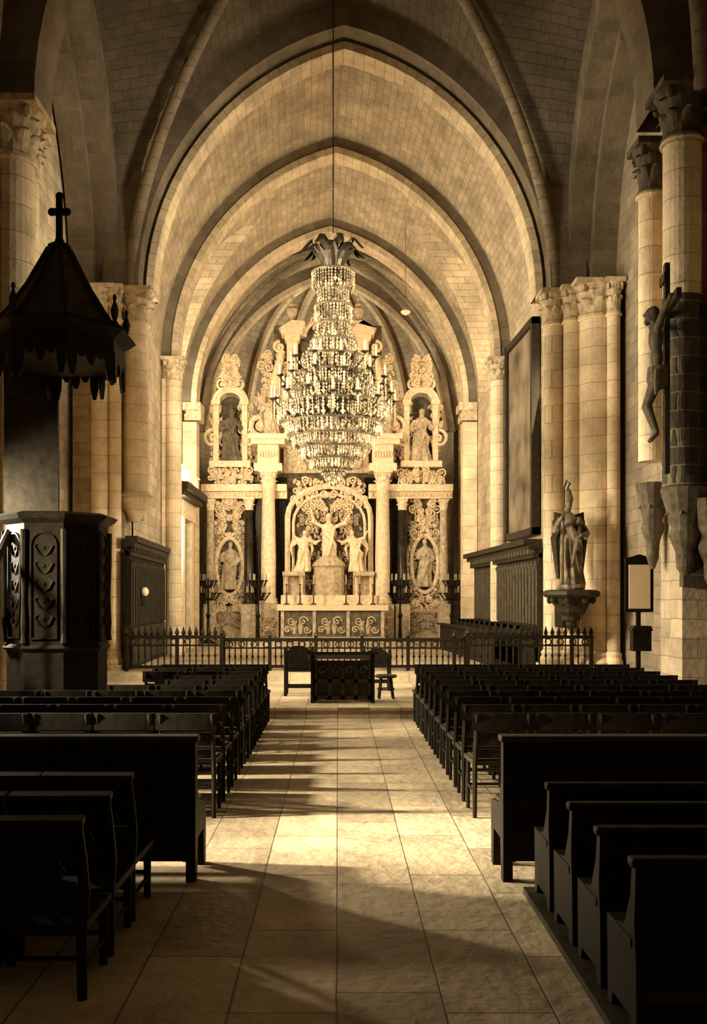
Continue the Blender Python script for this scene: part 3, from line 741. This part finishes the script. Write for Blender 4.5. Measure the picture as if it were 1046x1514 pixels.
# ------------------------------------------------------------ pulpit
yp = 11.15; xp = -3.30; r8 = PI/8
t = thing('pulpit', 'tall dark carved octagonal wooden pulpit standing at left among the chairs', 'pulpit', (xp, yp, 0))
zt, zb = PZ(762, yp), .5
MB().lathe([(.46, 0), (.46, .1), (.4, .16), (.4, .35), (.56, .5)], xp, yp, 8, 0, rot=r8).build('pedestal', 'wood', t)
MB().lathe([(.57, 0), (.58, zt-zb-.12)], xp, yp, 8, zb, rot=r8).build('body', 'wood', t)
MB().lathe([(.58, 0), (.66, .05), (.70, .10), (.62, .13)], xp, yp, 8, zt-.13, rot=r8).build('top_cornice', 'wood2', t)
MB().lathe([(.58, 0), (.62, .04), (.58, .08)], xp, yp, 8, 1.15, rot=r8).build('waist_moulding', 'wood', t)
for i in range(8):
    a = i*PI/4; ca, sa = math.cos(a), math.sin(a); d = .57*math.cos(PI/8)
    if sa > .5: continue
    m = MB()
    def q(u, z, o=.015): return (xp+ca*(d+o)-sa*u, yp+sa*(d+o)+ca*u, z)
    z0p = 1.3; w = .145; pts = [q(-w, z0p), q(w, z0p), q(w, zt-.38)]+[q(w*math.cos(k*PI/8), zt-.38+w*math.sin(k*PI/8)) for k in range(1, 9)]+[q(-w, z0p)]
    m.tube(pts, .015, 5)
    for k in range(5):
        zz = z0p+.12+.2*k
        for s in (-1, 1): m.tube([q(0, zz, .0), q(s*.06, zz+.05, .012), q(s*.1, zz+.12, .01), q(s*.05, zz+.15, .0)], [.012, .02, .018, .008], 5)
        m.ell(*q(0, zz+.1, .0), .022, .022, .03, 6, 5)
    m.build('carved_panel', 'wood', t)
    aa = a+PI/8; rr = .59
    MB().lathe([(.038, 0), (.026, .1), (.035, .2), (.022, .5), (.035, .9), (.038, zt-z0p-.15)], xp+rr*math.cos(aa), yp+rr*math.sin(aa), 8, z0p-.05).build('corner_colonnette', 'wood2', t)
m = MB()
for k in range(9):
    z = 2.0-.21*k; m.box(-4.75, -3.95, yp-.1-.24*(k+1), yp-.1-.24*k, max(0, z-.24), z-.02)
m.build('stair', 'wood', t)
MB().tube([(-3.80, yp-.1, 2.6), (-3.66, yp-2.3, 1.15)], .05, 8).build('handrail', 'wood4', t)
for k in range(9): MB().tube([(-3.80+.0155*k, yp-.2-.24*k, max(0, 1.75-.21*k)), (-3.80+.0155*k, yp-.2-.24*k, 2.52-.16*k)], .02, 6).build('stair_baluster', 'wood2', t)
MB().box(-4.2, -3.52, 11.9, 11.97, 2.5, 4.9).build('backboard', 'wood2', t)
xc_ = PX(88, yp)
t = thing('pulpit_canopy', 'dark octagonal sounding board with pointed roof and cross above the pulpit', 'canopy', (xc_, yp, 4.3))
zs_ = PZ(505, yp)
MB().lathe([(.74, -.26), (.77, -.2), (.76, -.05), (.84, 0), (.90, .05), (.86, .10), (.76, .12)], xc_, yp, 8, zs_, rot=r8).build('sounding_board', 'wood', t)
for i in range(8):
    a = i*PI/4; m = MB(); d = .75*math.cos(r8); ca, sa = math.cos(a), math.sin(a)
    for k in range(5):
        u = (k-2)*.116; hh = .34 if k in (0, 4) else (.12 if k in (1, 3) else .2)
        m.add([(xc_+ca*(d+o)-sa*(u+du), yp+sa*(d+o)+ca*(u+du), zs_-.2-z) for o in (0, .03) for (du, z) in ((-.058, 0), (.058, 0), (.05, hh*.6), (.02, hh), (-.02, hh), (-.05, hh*.6))],
              [(0,1,2,3,4,5),(11,10,9,8,7,6),(0,6,7,1),(1,7,8,2),(2,8,9,3),(3,9,10,4),(4,10,11,5),(5,11,6,0)])
    m.build('valance', 'wood', t)
    aa = a+r8; px_, py_ = xc_+.78*math.cos(aa), yp+.78*math.sin(aa)
    m = MB().lathe([(.04, 0), (.05, .04), (.025, .08), (.04, .14), (.05, .2), (.0, .34)], px_, py_, 8, zs_+.08); m.ell(px_, py_, zs_+.42, .025, .025, .045, 6, 5); m.build('pinnacle', 'wood2', t)
zr = zs_+.12; ztop = PZ(368, yp)
MB().lathe([(.74, 0), (.56, .2), (.35, .52), (.14, ztop-zr-.05), (.09, ztop-zr)], xc_, yp, 8, zr, rot=r8).build('spire_roof', 'wood5', t)
for i in range(8):
    a = i*PI/4+r8; MB().tube([(xc_+.75*math.cos(a), yp+.75*math.sin(a), zr), (xc_+.57*math.cos(a), yp+.57*math.sin(a), zr+.21), (xc_+.36*math.cos(a), yp+.36*math.sin(a), zr+.53), (xc_+.13*math.cos(a), yp+.13*math.sin(a), ztop)], .024, 6).build('roof_hip', 'wood2', t)
m = MB().lathe([(.12, 0), (.14, .05), (.06, .1), (.05, .13)], xc_, yp, 10, ztop-.02); m.box(xc_-.035, xc_+.035, yp-.03, yp+.03, ztop+.08, ztop+.62); m.box(xc_-.09, xc_+.09, yp-.03, yp+.03, ztop+.4, ztop+.47)
for (dx, dz) in ((-.09, .435), (.09, .435), (0, .62)): m.ell(xc_+dx, yp, ztop+dz, .05, .035, .05, 8, 6)
m.build('finial_cross', 'wood', t)
MB().tube([(xc_, yp+.1, zs_+.1), (-4.2, 12.1, zs_+.5)], .04, 6).build('support_arm', 'iron', t)
# ------------------------------------------------------------ chandelier
yc = 17.0; xc = PX(493, yc)
def CZ(py): return PZ(py, yc)
t = thing('chandelier', 'huge tiered crystal chandelier with leafy crown hanging over the chancel on a long cable', 'chandelier', (xc, yc, CZ(718)))
MB().tube([(xc, yc, CZ(345)), (xc, yc, 14.85)], .012, 6).build('cable', 'iron', t)
MB().lathe([(.02, 0), (.05, .05), (.03, .12), (.04, .5), (.09, .7), (.05, .9), (.05, 1.6), (.1, 1.8), (.05, 2.0), (.05, 2.8), (.12, 3.1), (.05, 3.4), (.06, 3.9), (.12, 4.2), (.04, 4.4)], xc, yc, 12, CZ(718)).build('stem', 'brass', t)
MB().lathe([(.2, 0), (.24, .06), (.2, .12)], xc, yc, 20, CZ(412), cap=False).build('crown_band', 'bronze', t)
for i in range(14):
    a = 2*PI*i/14+.1; MB().leaf(xc+.17*math.cos(a), yc+.17*math.sin(a), CZ(408), a, .78 if i % 2 else .62, .24, .42, droop=.5).build('crown_leaf', 'bronze', t)
tiers = [(404, .38, 428, .36), (430, .28, 452, .26), (454, .33, 476, .31), (480, .28, 504, .26), (506, .40, 528, .38), (530, .56, 552, .52), (556, .70, 576, .66), (580, .88, 598, .84), (602, 1.0, 624, .97), (628, .88, 644, .84), (647, .74, 661, .70), (664, .58, 677, .54), (680, .42, 692, .38), (694, .26, 716, .05)]
rnd = random.Random(4)
for ti, (pa, ra, pb, rb) in enumerate(tiers):
    za, zb2 = CZ(pa), CZ(pb)
    MB().torus(xc, yc, za, ra, .022, 36, 6).build('hoop', 'brass', t)
    m = MB(); n = int(ra*2*PI/.055)
    for i in range(n):
        a = 2*PI*i/n+rnd.uniform(-.03, .03); sw = rnd.uniform(.7, 1.1)
        k = max(3, int((za-zb2)*sw/.05))
        for j in range(k):
            u = (j+.5)/k*sw; rr = ra+(rb-ra)*u; zz = za+(zb2-za)*u
            if rnd.random() < .06: continue
            s_ = .022 if j < k-1 else .036
            m.octa(xc+rr*math.cos(a), yc+rr*math.sin(a), zz, s_*rnd.uniform(.7, 1.3), s_*1.7)
    m.build('crystal_fringe', 'crystal', t)
for (pb, R, n, zt_) in ((598, 1.1, 16, 0), (568, .96, 12, .2), (538, .76, 10, .5)):
    for i in range(n):
        a = 2*PI*i/n+zt_; ca, sa = math.cos(a), math.sin(a); z = CZ(pb)+rnd.uniform(-.07, .07)
        def q(r, dz): return (xc+ca*r, yc+sa*r, z+dz)
        arm = MB().tube([q(.05, -.05), q(R*.35, -.22), q(R*.7, -.2), q(R*.95, -.05), q(R, .04)], [.016, .016, .016, .014, .014], 6)
        arm.lathe([(.02, 0), (.07, .03), (.07, .045), (.03, .05)], *q(R, 0)[:2], 8, z+.03)
        a_ = arm.build('branch_arm', 'bronze', t)
        MB().lathe([(.022, 0), (.022, .16), (.002, .2)], *q(R, 0)[:2], 6, z+.08).build('candle', 'wax', a_)
        cr = MB()
        for k in range(6): cr.octa(xc+ca*R, yc+sa*R, z-.02-.05*k, .026, .04)
        cr.build('pendant', 'crystal', a_)
for (n, ra, rb_, pa, pb) in ((16, .3, .85, 512, 582), (12, .26, .6, 470, 535), (16, .5, 1.0, 560, 602)):
    for i in range(n):
        m = MB()
        a = 2*PI*i/n
        for k in range(14):
            u = k/13; rr = ra+(rb_-ra)*u**1.7; m.octa(xc+rr*math.cos(a), yc+rr*math.sin(a), CZ(pa)+(CZ(pb)-CZ(pa))*u, .024, .045)
        m.build('crystal_chain', 'crystal', t)
for (pz_, R, n) in ((606, .3, 10), (580, .5, 10), (552, .25, 8)):
    m = MB()
    for i in range(n):
        a = 2*PI*i/n+.2; m.leaf(xc+R*math.cos(a), yc+R*math.sin(a), CZ(pz_), a, .36, .16, .34)
    m.build('leaf_cluster', 'bronze', t)
yl = 27.0; xl_ = PX(600, yl)
t = thing('hanging_lamp', 'small pale hanging lamp on a thin cord right of the chandelier', 'lamp', (xl_, yl, PZ(470, yl)))
MB().lathe([(.02, 0), (.12, .05), (.14, .1), (.1, .14), (.03, .17)], xl_, yl, 14, PZ(466, yl)).build('lamp_bowl', 'globe', t)
MB().tube([(xl_, yl, PZ(466, yl)+.16), (xl_, yl, 12.75)], .008, 5).build('cord', 'brass', t)
yw = 20.3; xw = PX(214, yw)
t = thing('wall_lamp', 'small round milk-glass lamp on the dark wooden enclosure at left', 'lamp', (xw, yw, 1.5))
MB().ell(xw, yw, PZ(875, yw), .09, .09, .1, 14, 10).build('globe', 'globe', t, smooth=True)
MB().tube([(xw, yw, PZ(875, yw)-.1), (xw-.02, yw, 1.62), (xw-.1, yw, 1.58)], .015, 6).build('bracket', 'iron', t)
# ------------------------------------------------------------ altarpiece
YR = 31.5; K = F/YR
def X_(px): return PX(px, YR)
def Z_(py): return PZ(py, YR)
t = thing('altarpiece', 'towering pale baroque altarpiece with columns, niches and scrolls filling the apse', 'altarpiece', (X_(485), YR, .3))
def rb(m, p0, p1, q0, q1, d0, d1): return m.box(X_(p0), X_(p1), YR-d1, YR-d0, Z_(q1), Z_(q0))
rb(MB(), 300, 668, 722, 950, -.5, -.1).build('back_wall', 'tan', t)
rb(MB(), 405, 565, 480, 725, -.5, -.12).build('attic_wall', 'tan', t)
m = MB().prism([(X_(372), Z_(725)), (X_(598), Z_(725)), (X_(598), Z_(640)), (X_(575), Z_(560)), (X_(555), Z_(490)), (X_(415), Z_(490)), (X_(395), Z_(560)), (X_(372), Z_(640))], 'y', YR+.13, YR+.5); m.build('upper_backing', 'tan', t)
m = rb(MB(), 300, 668, 905, 948, -.1, .12); rb(m, 300, 668, 900, 906, -.1, .2); rb(m, 300, 668, 942, 950, -.1, .25); m.build('plinth', 'carved', t)
for p0, p1 in ((300, 425), (545, 668)):
    m = rb(MB(), p0, p1, 728, 738, -.1, .25); rb(m, p0, p1, 718, 728, -.1, .42)
    k = p0+3
    while k < p1-2: rb(m, k, k+2.5, 731, 735, .25, .32); k += 6
    m.build('entablature', 'white', t)
def column(px, r, q0, q1, mat, d):
    x = X_(px); y = YR-d; zb, zt = Z_(q1), Z_(q0)
    rb(MB(), px-r*1.5, px+r*1.5, q1, 948, -.1, d+r/K*1.4).build('pedestal', 'carved', t)
    R = r/K; h = zt-zb; ch = R*2.6
    o = MB().lathe([(R*1.35, 0), (R*1.35, R*.3), (R*1.15, R*.5), (R*1.25, R*.7), (R, R*.9), (R*1.03, h*.35), (R*.86, h-ch), (R*.95, h-ch+.02)], x, y, 18, zb).build('column', mat, t, smooth=True)
    capital(MB(), x, y, zt-ch, R*.86, ch).build('capital', 'white', o)
rb(MB(), 372, 424, 706, 900, -.1, .02).build('black_panel', 'blackm', t); rb(MB(), 539, 592, 706, 900, -.1, .02).build('black_panel', 'blackm', t)  # black sheets behind the pale columns, giving them dark edges
for px in (399, 565): column(px, 10.5, 700, 893, 'white', .55)
for px in (370, 594): column(px, 7.0, 738, 893, 'redm', .42)
for px in (313, 655): column(px, 6.0, 740, 893, 'carved', .25)
for c in (399, 565):
    m = rb(MB(), c-20, c+20, 690, 701, -.1, .85); rb(m, c-15, c+15, 662, 690, -.1, .78); rb(m, c-24, c+24, 655, 663, -.1, .95); rb(m, c-28, c+28, 649, 656, -.1, 1.05)
    for k in range(-3, 4): m.ell(X_(c+k*4), YR-.8, Z_(677), .04, .05, .12, 6, 5)
    m.build('entablature_block', 'white', t)
m = rb(MB(), 420, 545, 664, 700, -.1, .12); rb(m, 420, 545, 655, 664, -.1, .3)
m.build('centre_entablature', 'carved', t)
m = MB(); pts = [(X_(426), YR-.2, Z_(885)), (X_(426), YR-.2, Z_(765))]
for k in range(13):
    a = PI-PI*k/12; pts.append((X_(487)+61/K*math.cos(a), YR-.2, Z_(765)+45/K*math.sin(a)))
pts += [(X_(548), YR-.2, Z_(885))]
m.tube(pts, .1, 6)
pts = [(X_(487)+(p[0]-X_(487))*.86, p[1]-.02, Z_(885)+(p[2]-Z_(885))*.93) for p in pts]; m.tube(pts, .05, 6)
m.build('arch_frame', 'white', t)
rb(MB(), 430, 545, 735, 888, -.1, .04).build('relief_ground', 'tan', t)
def ornament(pxc, pyc, w, h, d, seed, n=7, mat='white', sc=1.0, name='scrollwork'):
    rn = random.Random(seed); m = MB(); n = int(n*1.7)+1; sc *= .85
    for i in range(n):
        u = rn.uniform(.08, 1)*w/2; v = (i+.5)/n*h-h/2; r = rn.uniform(.08, .19)*sc; a0 = rn.uniform(0, 6)
        for s in (-1, 1):
            m.scroll(X_(pxc+s*u), YR-d-.06-rn.random()*.12, Z_(pyc+v), r, 1.2, s, (a0 if s > 0 else PI-a0), .035*sc, 12)
            m.ell(X_(pxc+s*u*.6), YR-d-.05, Z_(pyc+v), .07*sc, .1, .10*sc, 7, 5)
            m.leaf(X_(pxc+s*u*.8), YR-d-.04, Z_(pyc+v+4), -PI/2+s*.6, .28*sc, .14*sc, .25)
            m.leaf(X_(pxc+s*w*.5*rn.random()), YR-d-.04, Z_(pyc+h*(rn.random()-.4)), -PI/2-s*.4, .22*sc, .12*sc, .2)
    m.build(name, mat, t); return m
ornament(340, 765, 40, 56, .0, 1, 9); ornament(628, 765, 40, 56, .0, 2, 9)
ornament(340, 893, 44, 22, .12, 3, 4); ornament(628, 893, 44, 22, .12, 4, 4)
ornament(487, 732, 104, 44, .1, 5, 14); ornament(487, 640, 120, 60, .1, 6, 14)
ornament(487, 560, 60, 100, .0, 7, 14); ornament(402, 615, 50, 70, -.1, 8, 14); ornament(574, 615, 50, 70, -.1, 9, 14)
ornament(487, 478, 54, 30, .2, 10, 6); ornament(406, 560, 36, 80, -.1, 11, 10); ornament(566, 565, 36, 80, -.1, 12, 10)
ornament(487, 682, 96, 26, .14, 13, 6, sc=.8); ornament(399, 925, 24, 30, .85, 14, 3, sc=.6); ornament(565, 925, 24, 30, .85, 15, 3, sc=.6)
ornament(487, 815, 100, 120, .06, 16, 16, 'carved', .85); ornament(487, 770, 70, 50, .1, 17, 8, 'white', .8)
ornament(340, 920, 66, 26, .14, 18, 5, 'carved', .8); ornament(628, 920, 66, 26, .14, 19, 5, 'carved', .8)
for (c, sd) in ((343, 20), (622, 21)): ornament(c, 706, 60, 20, .25, sd, 6); ornament(c, 552, 24, 40, .3, sd+5, 8)
for c in (320, 364, 600, 644): ornament(c, 640, 16, 90, .0, c, 9, 'white', .75)
for c in (322, 358, 610, 646): ornament(c, 830, 8, 120, -.06, c, 10, 'carved', .7)
ornament(385, 680, 26, 60, -.12, 31, 8, 'carved', .8); ornament(590, 680, 26, 60, -.12, 32, 8, 'carved', .8)
for c, cyy, sd in ((340, 838, 5), (628, 834, 6)):
    m = MB().oval(X_(c), YR-.08, Z_(cyy), 20/K, 42/K, .075, 32, 7); m.oval(X_(c), YR-.02, Z_(cyy), 26/K, 49/K, .05, 32, 6)
    for k in range(14): a = 2*PI*k/14; m.ell(X_(c)+25/K*math.cos(a), YR-.1, Z_(cyy)+48/K*math.sin(a), .06, .06, .06, 6, 5)
    m.build('medallion_frame', 'white', t)
    m = figure(MB(), X_(c), YR-.06, Z_(cyy+34), 1.6, [((-.12, 0, .77), (-.17, -.05, .62), (-.02, -.13, .66)), ((.12, 0, .77), (.18, -.02, .6), (.08, -.12, .5))], seed=sd)
    m.build('medallion_relief', 'carved', t, mods=.03)
def niche(c, q0, q1, hw, d):
    m = rb(MB(), c-hw-8, c-hw, q0+8, q1, -.3, d+.15); rb(m, c+hw, c+hw+8, q0+8, q1, -.3, d+.15)
    rb(m, c-hw-13, c+hw+13, q1, q1+9, -.3, d+.35); rb(m, c-hw-10, c-hw+2, q0+2, q0+9, -.3, d+.28); rb(m, c+hw-2, c+hw+10, q0+2, q0+9, -.3, d+.28)
    pts = [(X_(c)+(hw+5)/K*math.cos(a), YR-d-.12, Z_(q0+4)+(hw+2)/K*math.sin(a)) for a in [PI*k/12 for k in range(13)]]
    m.tube(pts, .11, 6); pts = [(p[0]*1+(X_(c)-p[0])*.2, p[1]-.05, Z_(q0+4)+(p[2]-Z_(q0+4))*.8) for p in pts]; m.tube(pts, .06, 6)
    m.build('niche_surround', 'white', t)
    sh = MB(); rows = []
    for k in range(11):
        if k < 5: r = 1; z = Z_(q1)+(Z_(q0+12)-Z_(q1))*k/4
        else: tt = (k-4)/6*PI/2; r = math.cos(tt); z = Z_(q0+12)+hw/K*math.sin(tt)
        rows.append([(X_(c)+hw/K*max(r, .01)*math.cos(a), YR-d+.05+.32*max(r, .01)*math.sin(a), z) for a in [PI*i/12 for i in range(13)]])
    sh.grid(rows); sh.build('niche_shell', 'tan', t)
niche(342, 592, 684, 17, .1); niche(622, 592, 684, 17, .1)
for c in (342, 622):
    m = MB()
    m.scroll(X_(c-12), YR-.25, Z_(570), .22, 1.4, -1, 0, .05); m.scroll(X_(c+12), YR-.25, Z_(570), .22, 1.4, 1, PI, .05)
    for k in range(9):
        a = PI*k/8; m.leaf(X_(c)+.06*math.cos(a), YR-.25, Z_(560), a if k % 2 else -PI/2, .55, .2, .3)
    m.ell(X_(c), YR-.25, Z_(542), .14, .12, .2, 8, 6); m.build('niche_crest', 'white', t)
    MB().scroll(X_(c-26), YR-.2, Z_(650), .3, 1.4, 1, PI/2, .06).build('side_scroll', 'white', t)
    MB().scroll(X_(c+26), YR-.2, Z_(650), .3, 1.4, -1, PI/2, .06).build('side_scroll', 'white', t)
for c, u in ((433, 433), (537, 530)):
    m = rb(MB(), c-8, c+8, 500, 650, -.1, .3); rb(m, c-11, c+11, 640, 650, -.1, .4); rb(m, c-11, c+11, 500, 508, -.1, .4); m.build('attic_pilaster', 'white', t)
    m = rb(MB(), c-16, c+16, 492, 500, -.1, .5); m.prism([(X_(c-19), Z_(492)), (X_(c+19), Z_(492)), (X_(c+19 if c < 487 else c-19), Z_(482)), (X_(c), Z_(480))], 'y', YR-.55, YR); m.build('broken_pediment', 'white', t)
    MB().lathe([(.1, 0), (.14, .05), (.06, .12), (.16, .3), (.19, .45), (.1, .55), (.12, .6), (.03, .75), (.06, .82), (.01, .95)], X_(u), YR-.3, 12, Z_(482)).build('urn', 'carved', t)
rb(MB(), 445, 525, 505, 640, -.12, .0).build('attic_panel', 'tan', t)
m = MB(); pts = [(X_(487)+38/K*math.cos(PI*k/12), YR-.2, Z_(500)+28/K*math.sin(PI*k/12)) for k in range(13)]; m.tube(pts, .12, 6); m.build('arched_pediment', 'white', t)
for s in (-1, 1):
    m = MB(); c = 485+s*75
    m.tube([(X_(c-s*8), YR-.1, Z_(520)), (X_(c+s*2), YR-.12, Z_(560)), (X_(c+s*6), YR-.14, Z_(600)), (X_(c+s*22), YR-.15, Z_(635))], [.1, .16, .18, .2], 7)
    m.scroll(X_(c+s*24), YR-.2, Z_(630), .36, 1.5, s, -PI/2, .09); m.scroll(X_(c-s*4), YR-.15, Z_(515), .2, 1.4, -s, PI/2, .06)
    m.build('side_volute', 'white', t)
m = rb(MB(), 418, 556, 880, 895, .1, .9); rb(m, 414, 560, 893, 899, .1, 1.0)
m.build('gradine', 'white', t)
for c in (425, 447, 527, 548):
    MB().lathe([(.08, 0), (.05, .1), (.06, .4), (.05, .62), (.1, .7)], X_(c), YR-.6, 10, Z_(881)).build('tabernacle_column', 'white', t)
for p0, p1 in ((420, 452), (522, 553)):
    m = rb(MB(), p0, p1, 846, 852, .3, .8); rb(m, p0, p1, 852, 881, .3, .42); m.build('tabernacle_wing', 'carved', t)
MB().lathe([(.5, 0), (.5, .9), (.56, .95), (.52, 1.05), (.3, 1.25), (.08, 1.35), (.02, 1.6)], X_(487), YR-.45, 10, Z_(880)).build('tabernacle', 'carved', t)
def stat(lab, x, y, z, H, arms, mat='carved', **k):
    m = figure(MB(), x, y, z, H, arms, **k)
    o = m.build('statue', mat, mods=max(.02, H/90)); tag(o, lab, 'statue'); return o
A1 = ((-.12, 0, .77), (-.2, -.04, .62), (-.08, -.16, .6)); A2 = ((.12, 0, .77), (.2, -.04, .62), (.1, -.16, .72))
UP1 = ((-.12, 0, .77), (-.26, -.04, .84), (-.3, -.1, 1.0)); UP2 = ((.12, 0, .77), (.26, -.04, .82), (.34, -.1, .95)); OUT = ((.12, 0, .77), (.25, -.05, .7), (.36, -.12, .74)); OUTL = ((-.12, 0, .77), (-.25, -.05, .7), (-.36, -.12, .74))
stat('darker robed saint statue in the upper left niche of the altarpiece', X_(343), YR-.22, Z_(684), 1.75, [A1, A2], 'tan', seed=11)
stat('pale robed saint statue in the upper right niche of the altarpiece', X_(622), YR-.22, Z_(684), 1.75, [A1, A2], 'carved', beard=False, seed=12)
stat('central pale figure with raised arms in the altarpiece recess above the tabernacle', X_(487), YR-.45, Z_(845), 1.9, [UP1, UP2], 'white', beard=False, seed=13, slim=.8)
stat('small pale winged angel leaning in left of the central altarpiece figure', X_(447), YR-.55, Z_(846), 1.35, [UP1, OUT], 'white', beard=False, wings=True, lean=.1, seed=14)
stat('small pale winged angel leaning in right of the central altarpiece figure', X_(527), YR-.55, Z_(846), 1.35, [OUTL, UP2], 'white', beard=False, wings=True, lean=-.1, seed=15)
stat('pale angel statue perched on the left entablature block of the altarpiece', X_(403), YR-.55, Z_(649), 1.35, [UP1, A2], 'carved', beard=False, wings=True, seed=16)
stat('pale angel statue perched on the right entablature block of the altarpiece', X_(568), YR-.55, Z_(649), 1.35, [A1, UP2], 'carved', beard=False, wings=True, seed=17)
ya_ = 29.4
def XA(px): return PX(px, ya_)
t = thing('altar_table', 'carved stone altar table with white cloth before the altarpiece', 'altar', (XA(490), ya_, .46))
MB().box(XA(416), XA(568), ya_, ya_+.9, .46, 1.42).build('body', 'tan', t)
m = MB().box(XA(412), XA(572), ya_-.08, ya_+1, 1.42, 1.52); m.box(XA(414), XA(570), ya_-.05, ya_+.95, .46, .56); m.build('table_slab', 'carved', t)
m = MB().box(XA(410), XA(574), ya_-.1, ya_+1.0, 1.52, 1.545); m.box(XA(410), XA(574), ya_-.115, ya_-.09, 1.38, 1.545); m.build('altar_cloth', 'cloth', t)
for c in (440, 490, 540):
    m = MB()
    for s in (-1, 1):
        m.scroll(XA(c)+s*.18, ya_-.03, 1.05, .15, 1.3, s, 0, .03); m.scroll(XA(c)+s*.3, ya_-.03, .78, .12, 1.3, -s, 0, .03); m.leaf(XA(c)+s*.1, ya_-.02, .65, -PI/2, .5, .14, .1)
    m.build('carved_relief', 'carved', t)
for c in (418, 465, 515, 566): MB().box(XA(c)-.05, XA(c)+.05, ya_-.05, ya_, .56, 1.38).build('pilaster', 'carved', t)
def candlestick(px, y, z, H, lab, grp):
    x = PX(px, y); t = thing('candlestick', lab, 'candlestick', (x, y, z), grp)
    MB().lathe([(.1, 0), (.1, .03), (.03, .08), (.025, H*.3), (.05, H*.38), (.02, H*.45), (.02, H*.66), (.07, H*.7)], x, y, 10, z).build('stem', 'brass', t)
    MB().lathe([(.02, 0), (.02, H*.3)], x, y, 8, z+H*.7).build('candle', 'wax', t)
for i, px in enumerate((424, 444, 464, 512, 532, 552)):
    candlestick(px, ya_+.7, 1.545, .95, 'tall altar candlestick, %s of six from the left on the altar cloth' % ordn[i], 'candlesticks on the altar')
for i, (px, y) in enumerate(((382, 30.3), (592, 30.3), (308, 30.6), (668, 30.6))):
    x = PX(px, y)
    t = thing('standing_candelabrum', 'dark branched candelabrum, %s' % ('in front of the left dark column', 'in front of the right dark column', 'at the far left edge of the altarpiece', 'at the far right edge of the altarpiece')[i], 'candelabrum', (x, y, .3))
    z = .3
    MB().lathe([(.2, 0), (.2, .06), (.06, .14), (.04, .8), (.08, .9), (.035, 1.0), (.03, 2.1)], x, y, 10, z).build('stem', 'iron', t)
    for lv, R in ((1.55, .36), (1.95, .26)):
        for k in range(6):
            a = 2*PI*k/6; m = MB().tube([(x, y, z+lv-.1), (x+R*.6*math.cos(a), y+R*.6*math.sin(a), z+lv-.15), (x+R*math.cos(a), y+R*math.sin(a), z+lv+.05)], .025, 6)
            m.lathe([(.02, 0), (.06, .03), (.05, .05)], x+R*math.cos(a), y+R*math.sin(a), 8, z+lv+.04)
            b = m.build('branch', 'iron', t)
            MB().lathe([(.02, 0), (.02, .2)], x+R*math.cos(a), y+R*math.sin(a), 6, z+lv+.09).build('candle', 'wax', b)
# ------------------------------------------------------------ lights: unseen area lamps added behind piers and out of frame
def area(loc, target, sx, sy, power, spread=180, col=(1, .90, .70)):
    l = bpy.data.lights.new('area', 'AREA'); l.shape = 'RECTANGLE'; l.size = sx; l.size_y = sy; l.energy = power; l.color = col; l.spread = math.radians(spread)
    o = bpy.data.objects.new('light', l); C.objects.link(o); o.location = loc
    o.rotation_euler = (Vector(target)-Vector(loc)).to_track_quat('-Z', 'Y').to_euler(); return o
area((-4.3, 21.3, 6.3), (3.6, 22.4, 9.3), .9, 3, 470)
area((4.45, 21.2, 6.0), (-3.5, 23.0, 7.5), .8, 3, 60)
area((-4.3, 25.3, 5.4), (.8, 31.5, 5.8), .5, 5, 620)
area((4.1, 25.3, 5.4), (-1.2, 31.5, 5.8), .5, 5, 150)
area((-.4, 32.9, 6.0), (-.4, 33.6, 13), 3, 1.0, 240)
area((-5.2, 14.2, 5.4), (5.0, 19.3, 4.4), 1.6, 4, 820, 95)
area((5.45, 13.9, 5.6), (-4.6, 19.8, 4.6), 1.2, 4, 700, 95)
area((-5.3, 11.6, 3.0), (1.2, 11.6, .1), .2, .5, 280, 110)
area((-5.3, 9.0, 3.0), (1.2, 9.1, .1), .2, .5, 290, 95)
area((-5.3, 6.9, 2.3), (1.3, 6.9, .0), .2, .3, 75, 30)
area((-5.3, 16.0, 3.5), (.5, 16.0, .1), .3, .5, 140, 110)
w = bpy.data.worlds.new('w'); bpy.context.scene.world = w; w.use_nodes = True
w.node_tree.nodes['Background'].inputs[0].default_value = (1, .74, .42, 1); w.node_tree.nodes['Background'].inputs[1].default_value = .13
# ------------------------------------------------------------ camera
cam = bpy.data.cameras.new('cam'); co = bpy.data.objects.new('camera', cam); C.objects.link(co)
co.location = (0, 0, 1.75); co.rotation_euler = (PI/2, 0, 0)
cam.sensor_fit = 'HORIZONTAL'; cam.sensor_width = 36; cam.lens = F/1046*36
cam.shift_x = 23/1046; cam.shift_y = 128/1046; cam.clip_end = 200
bpy.context.scene.camera = co
bpy.context.scene.view_settings.view_transform = 'Standard'
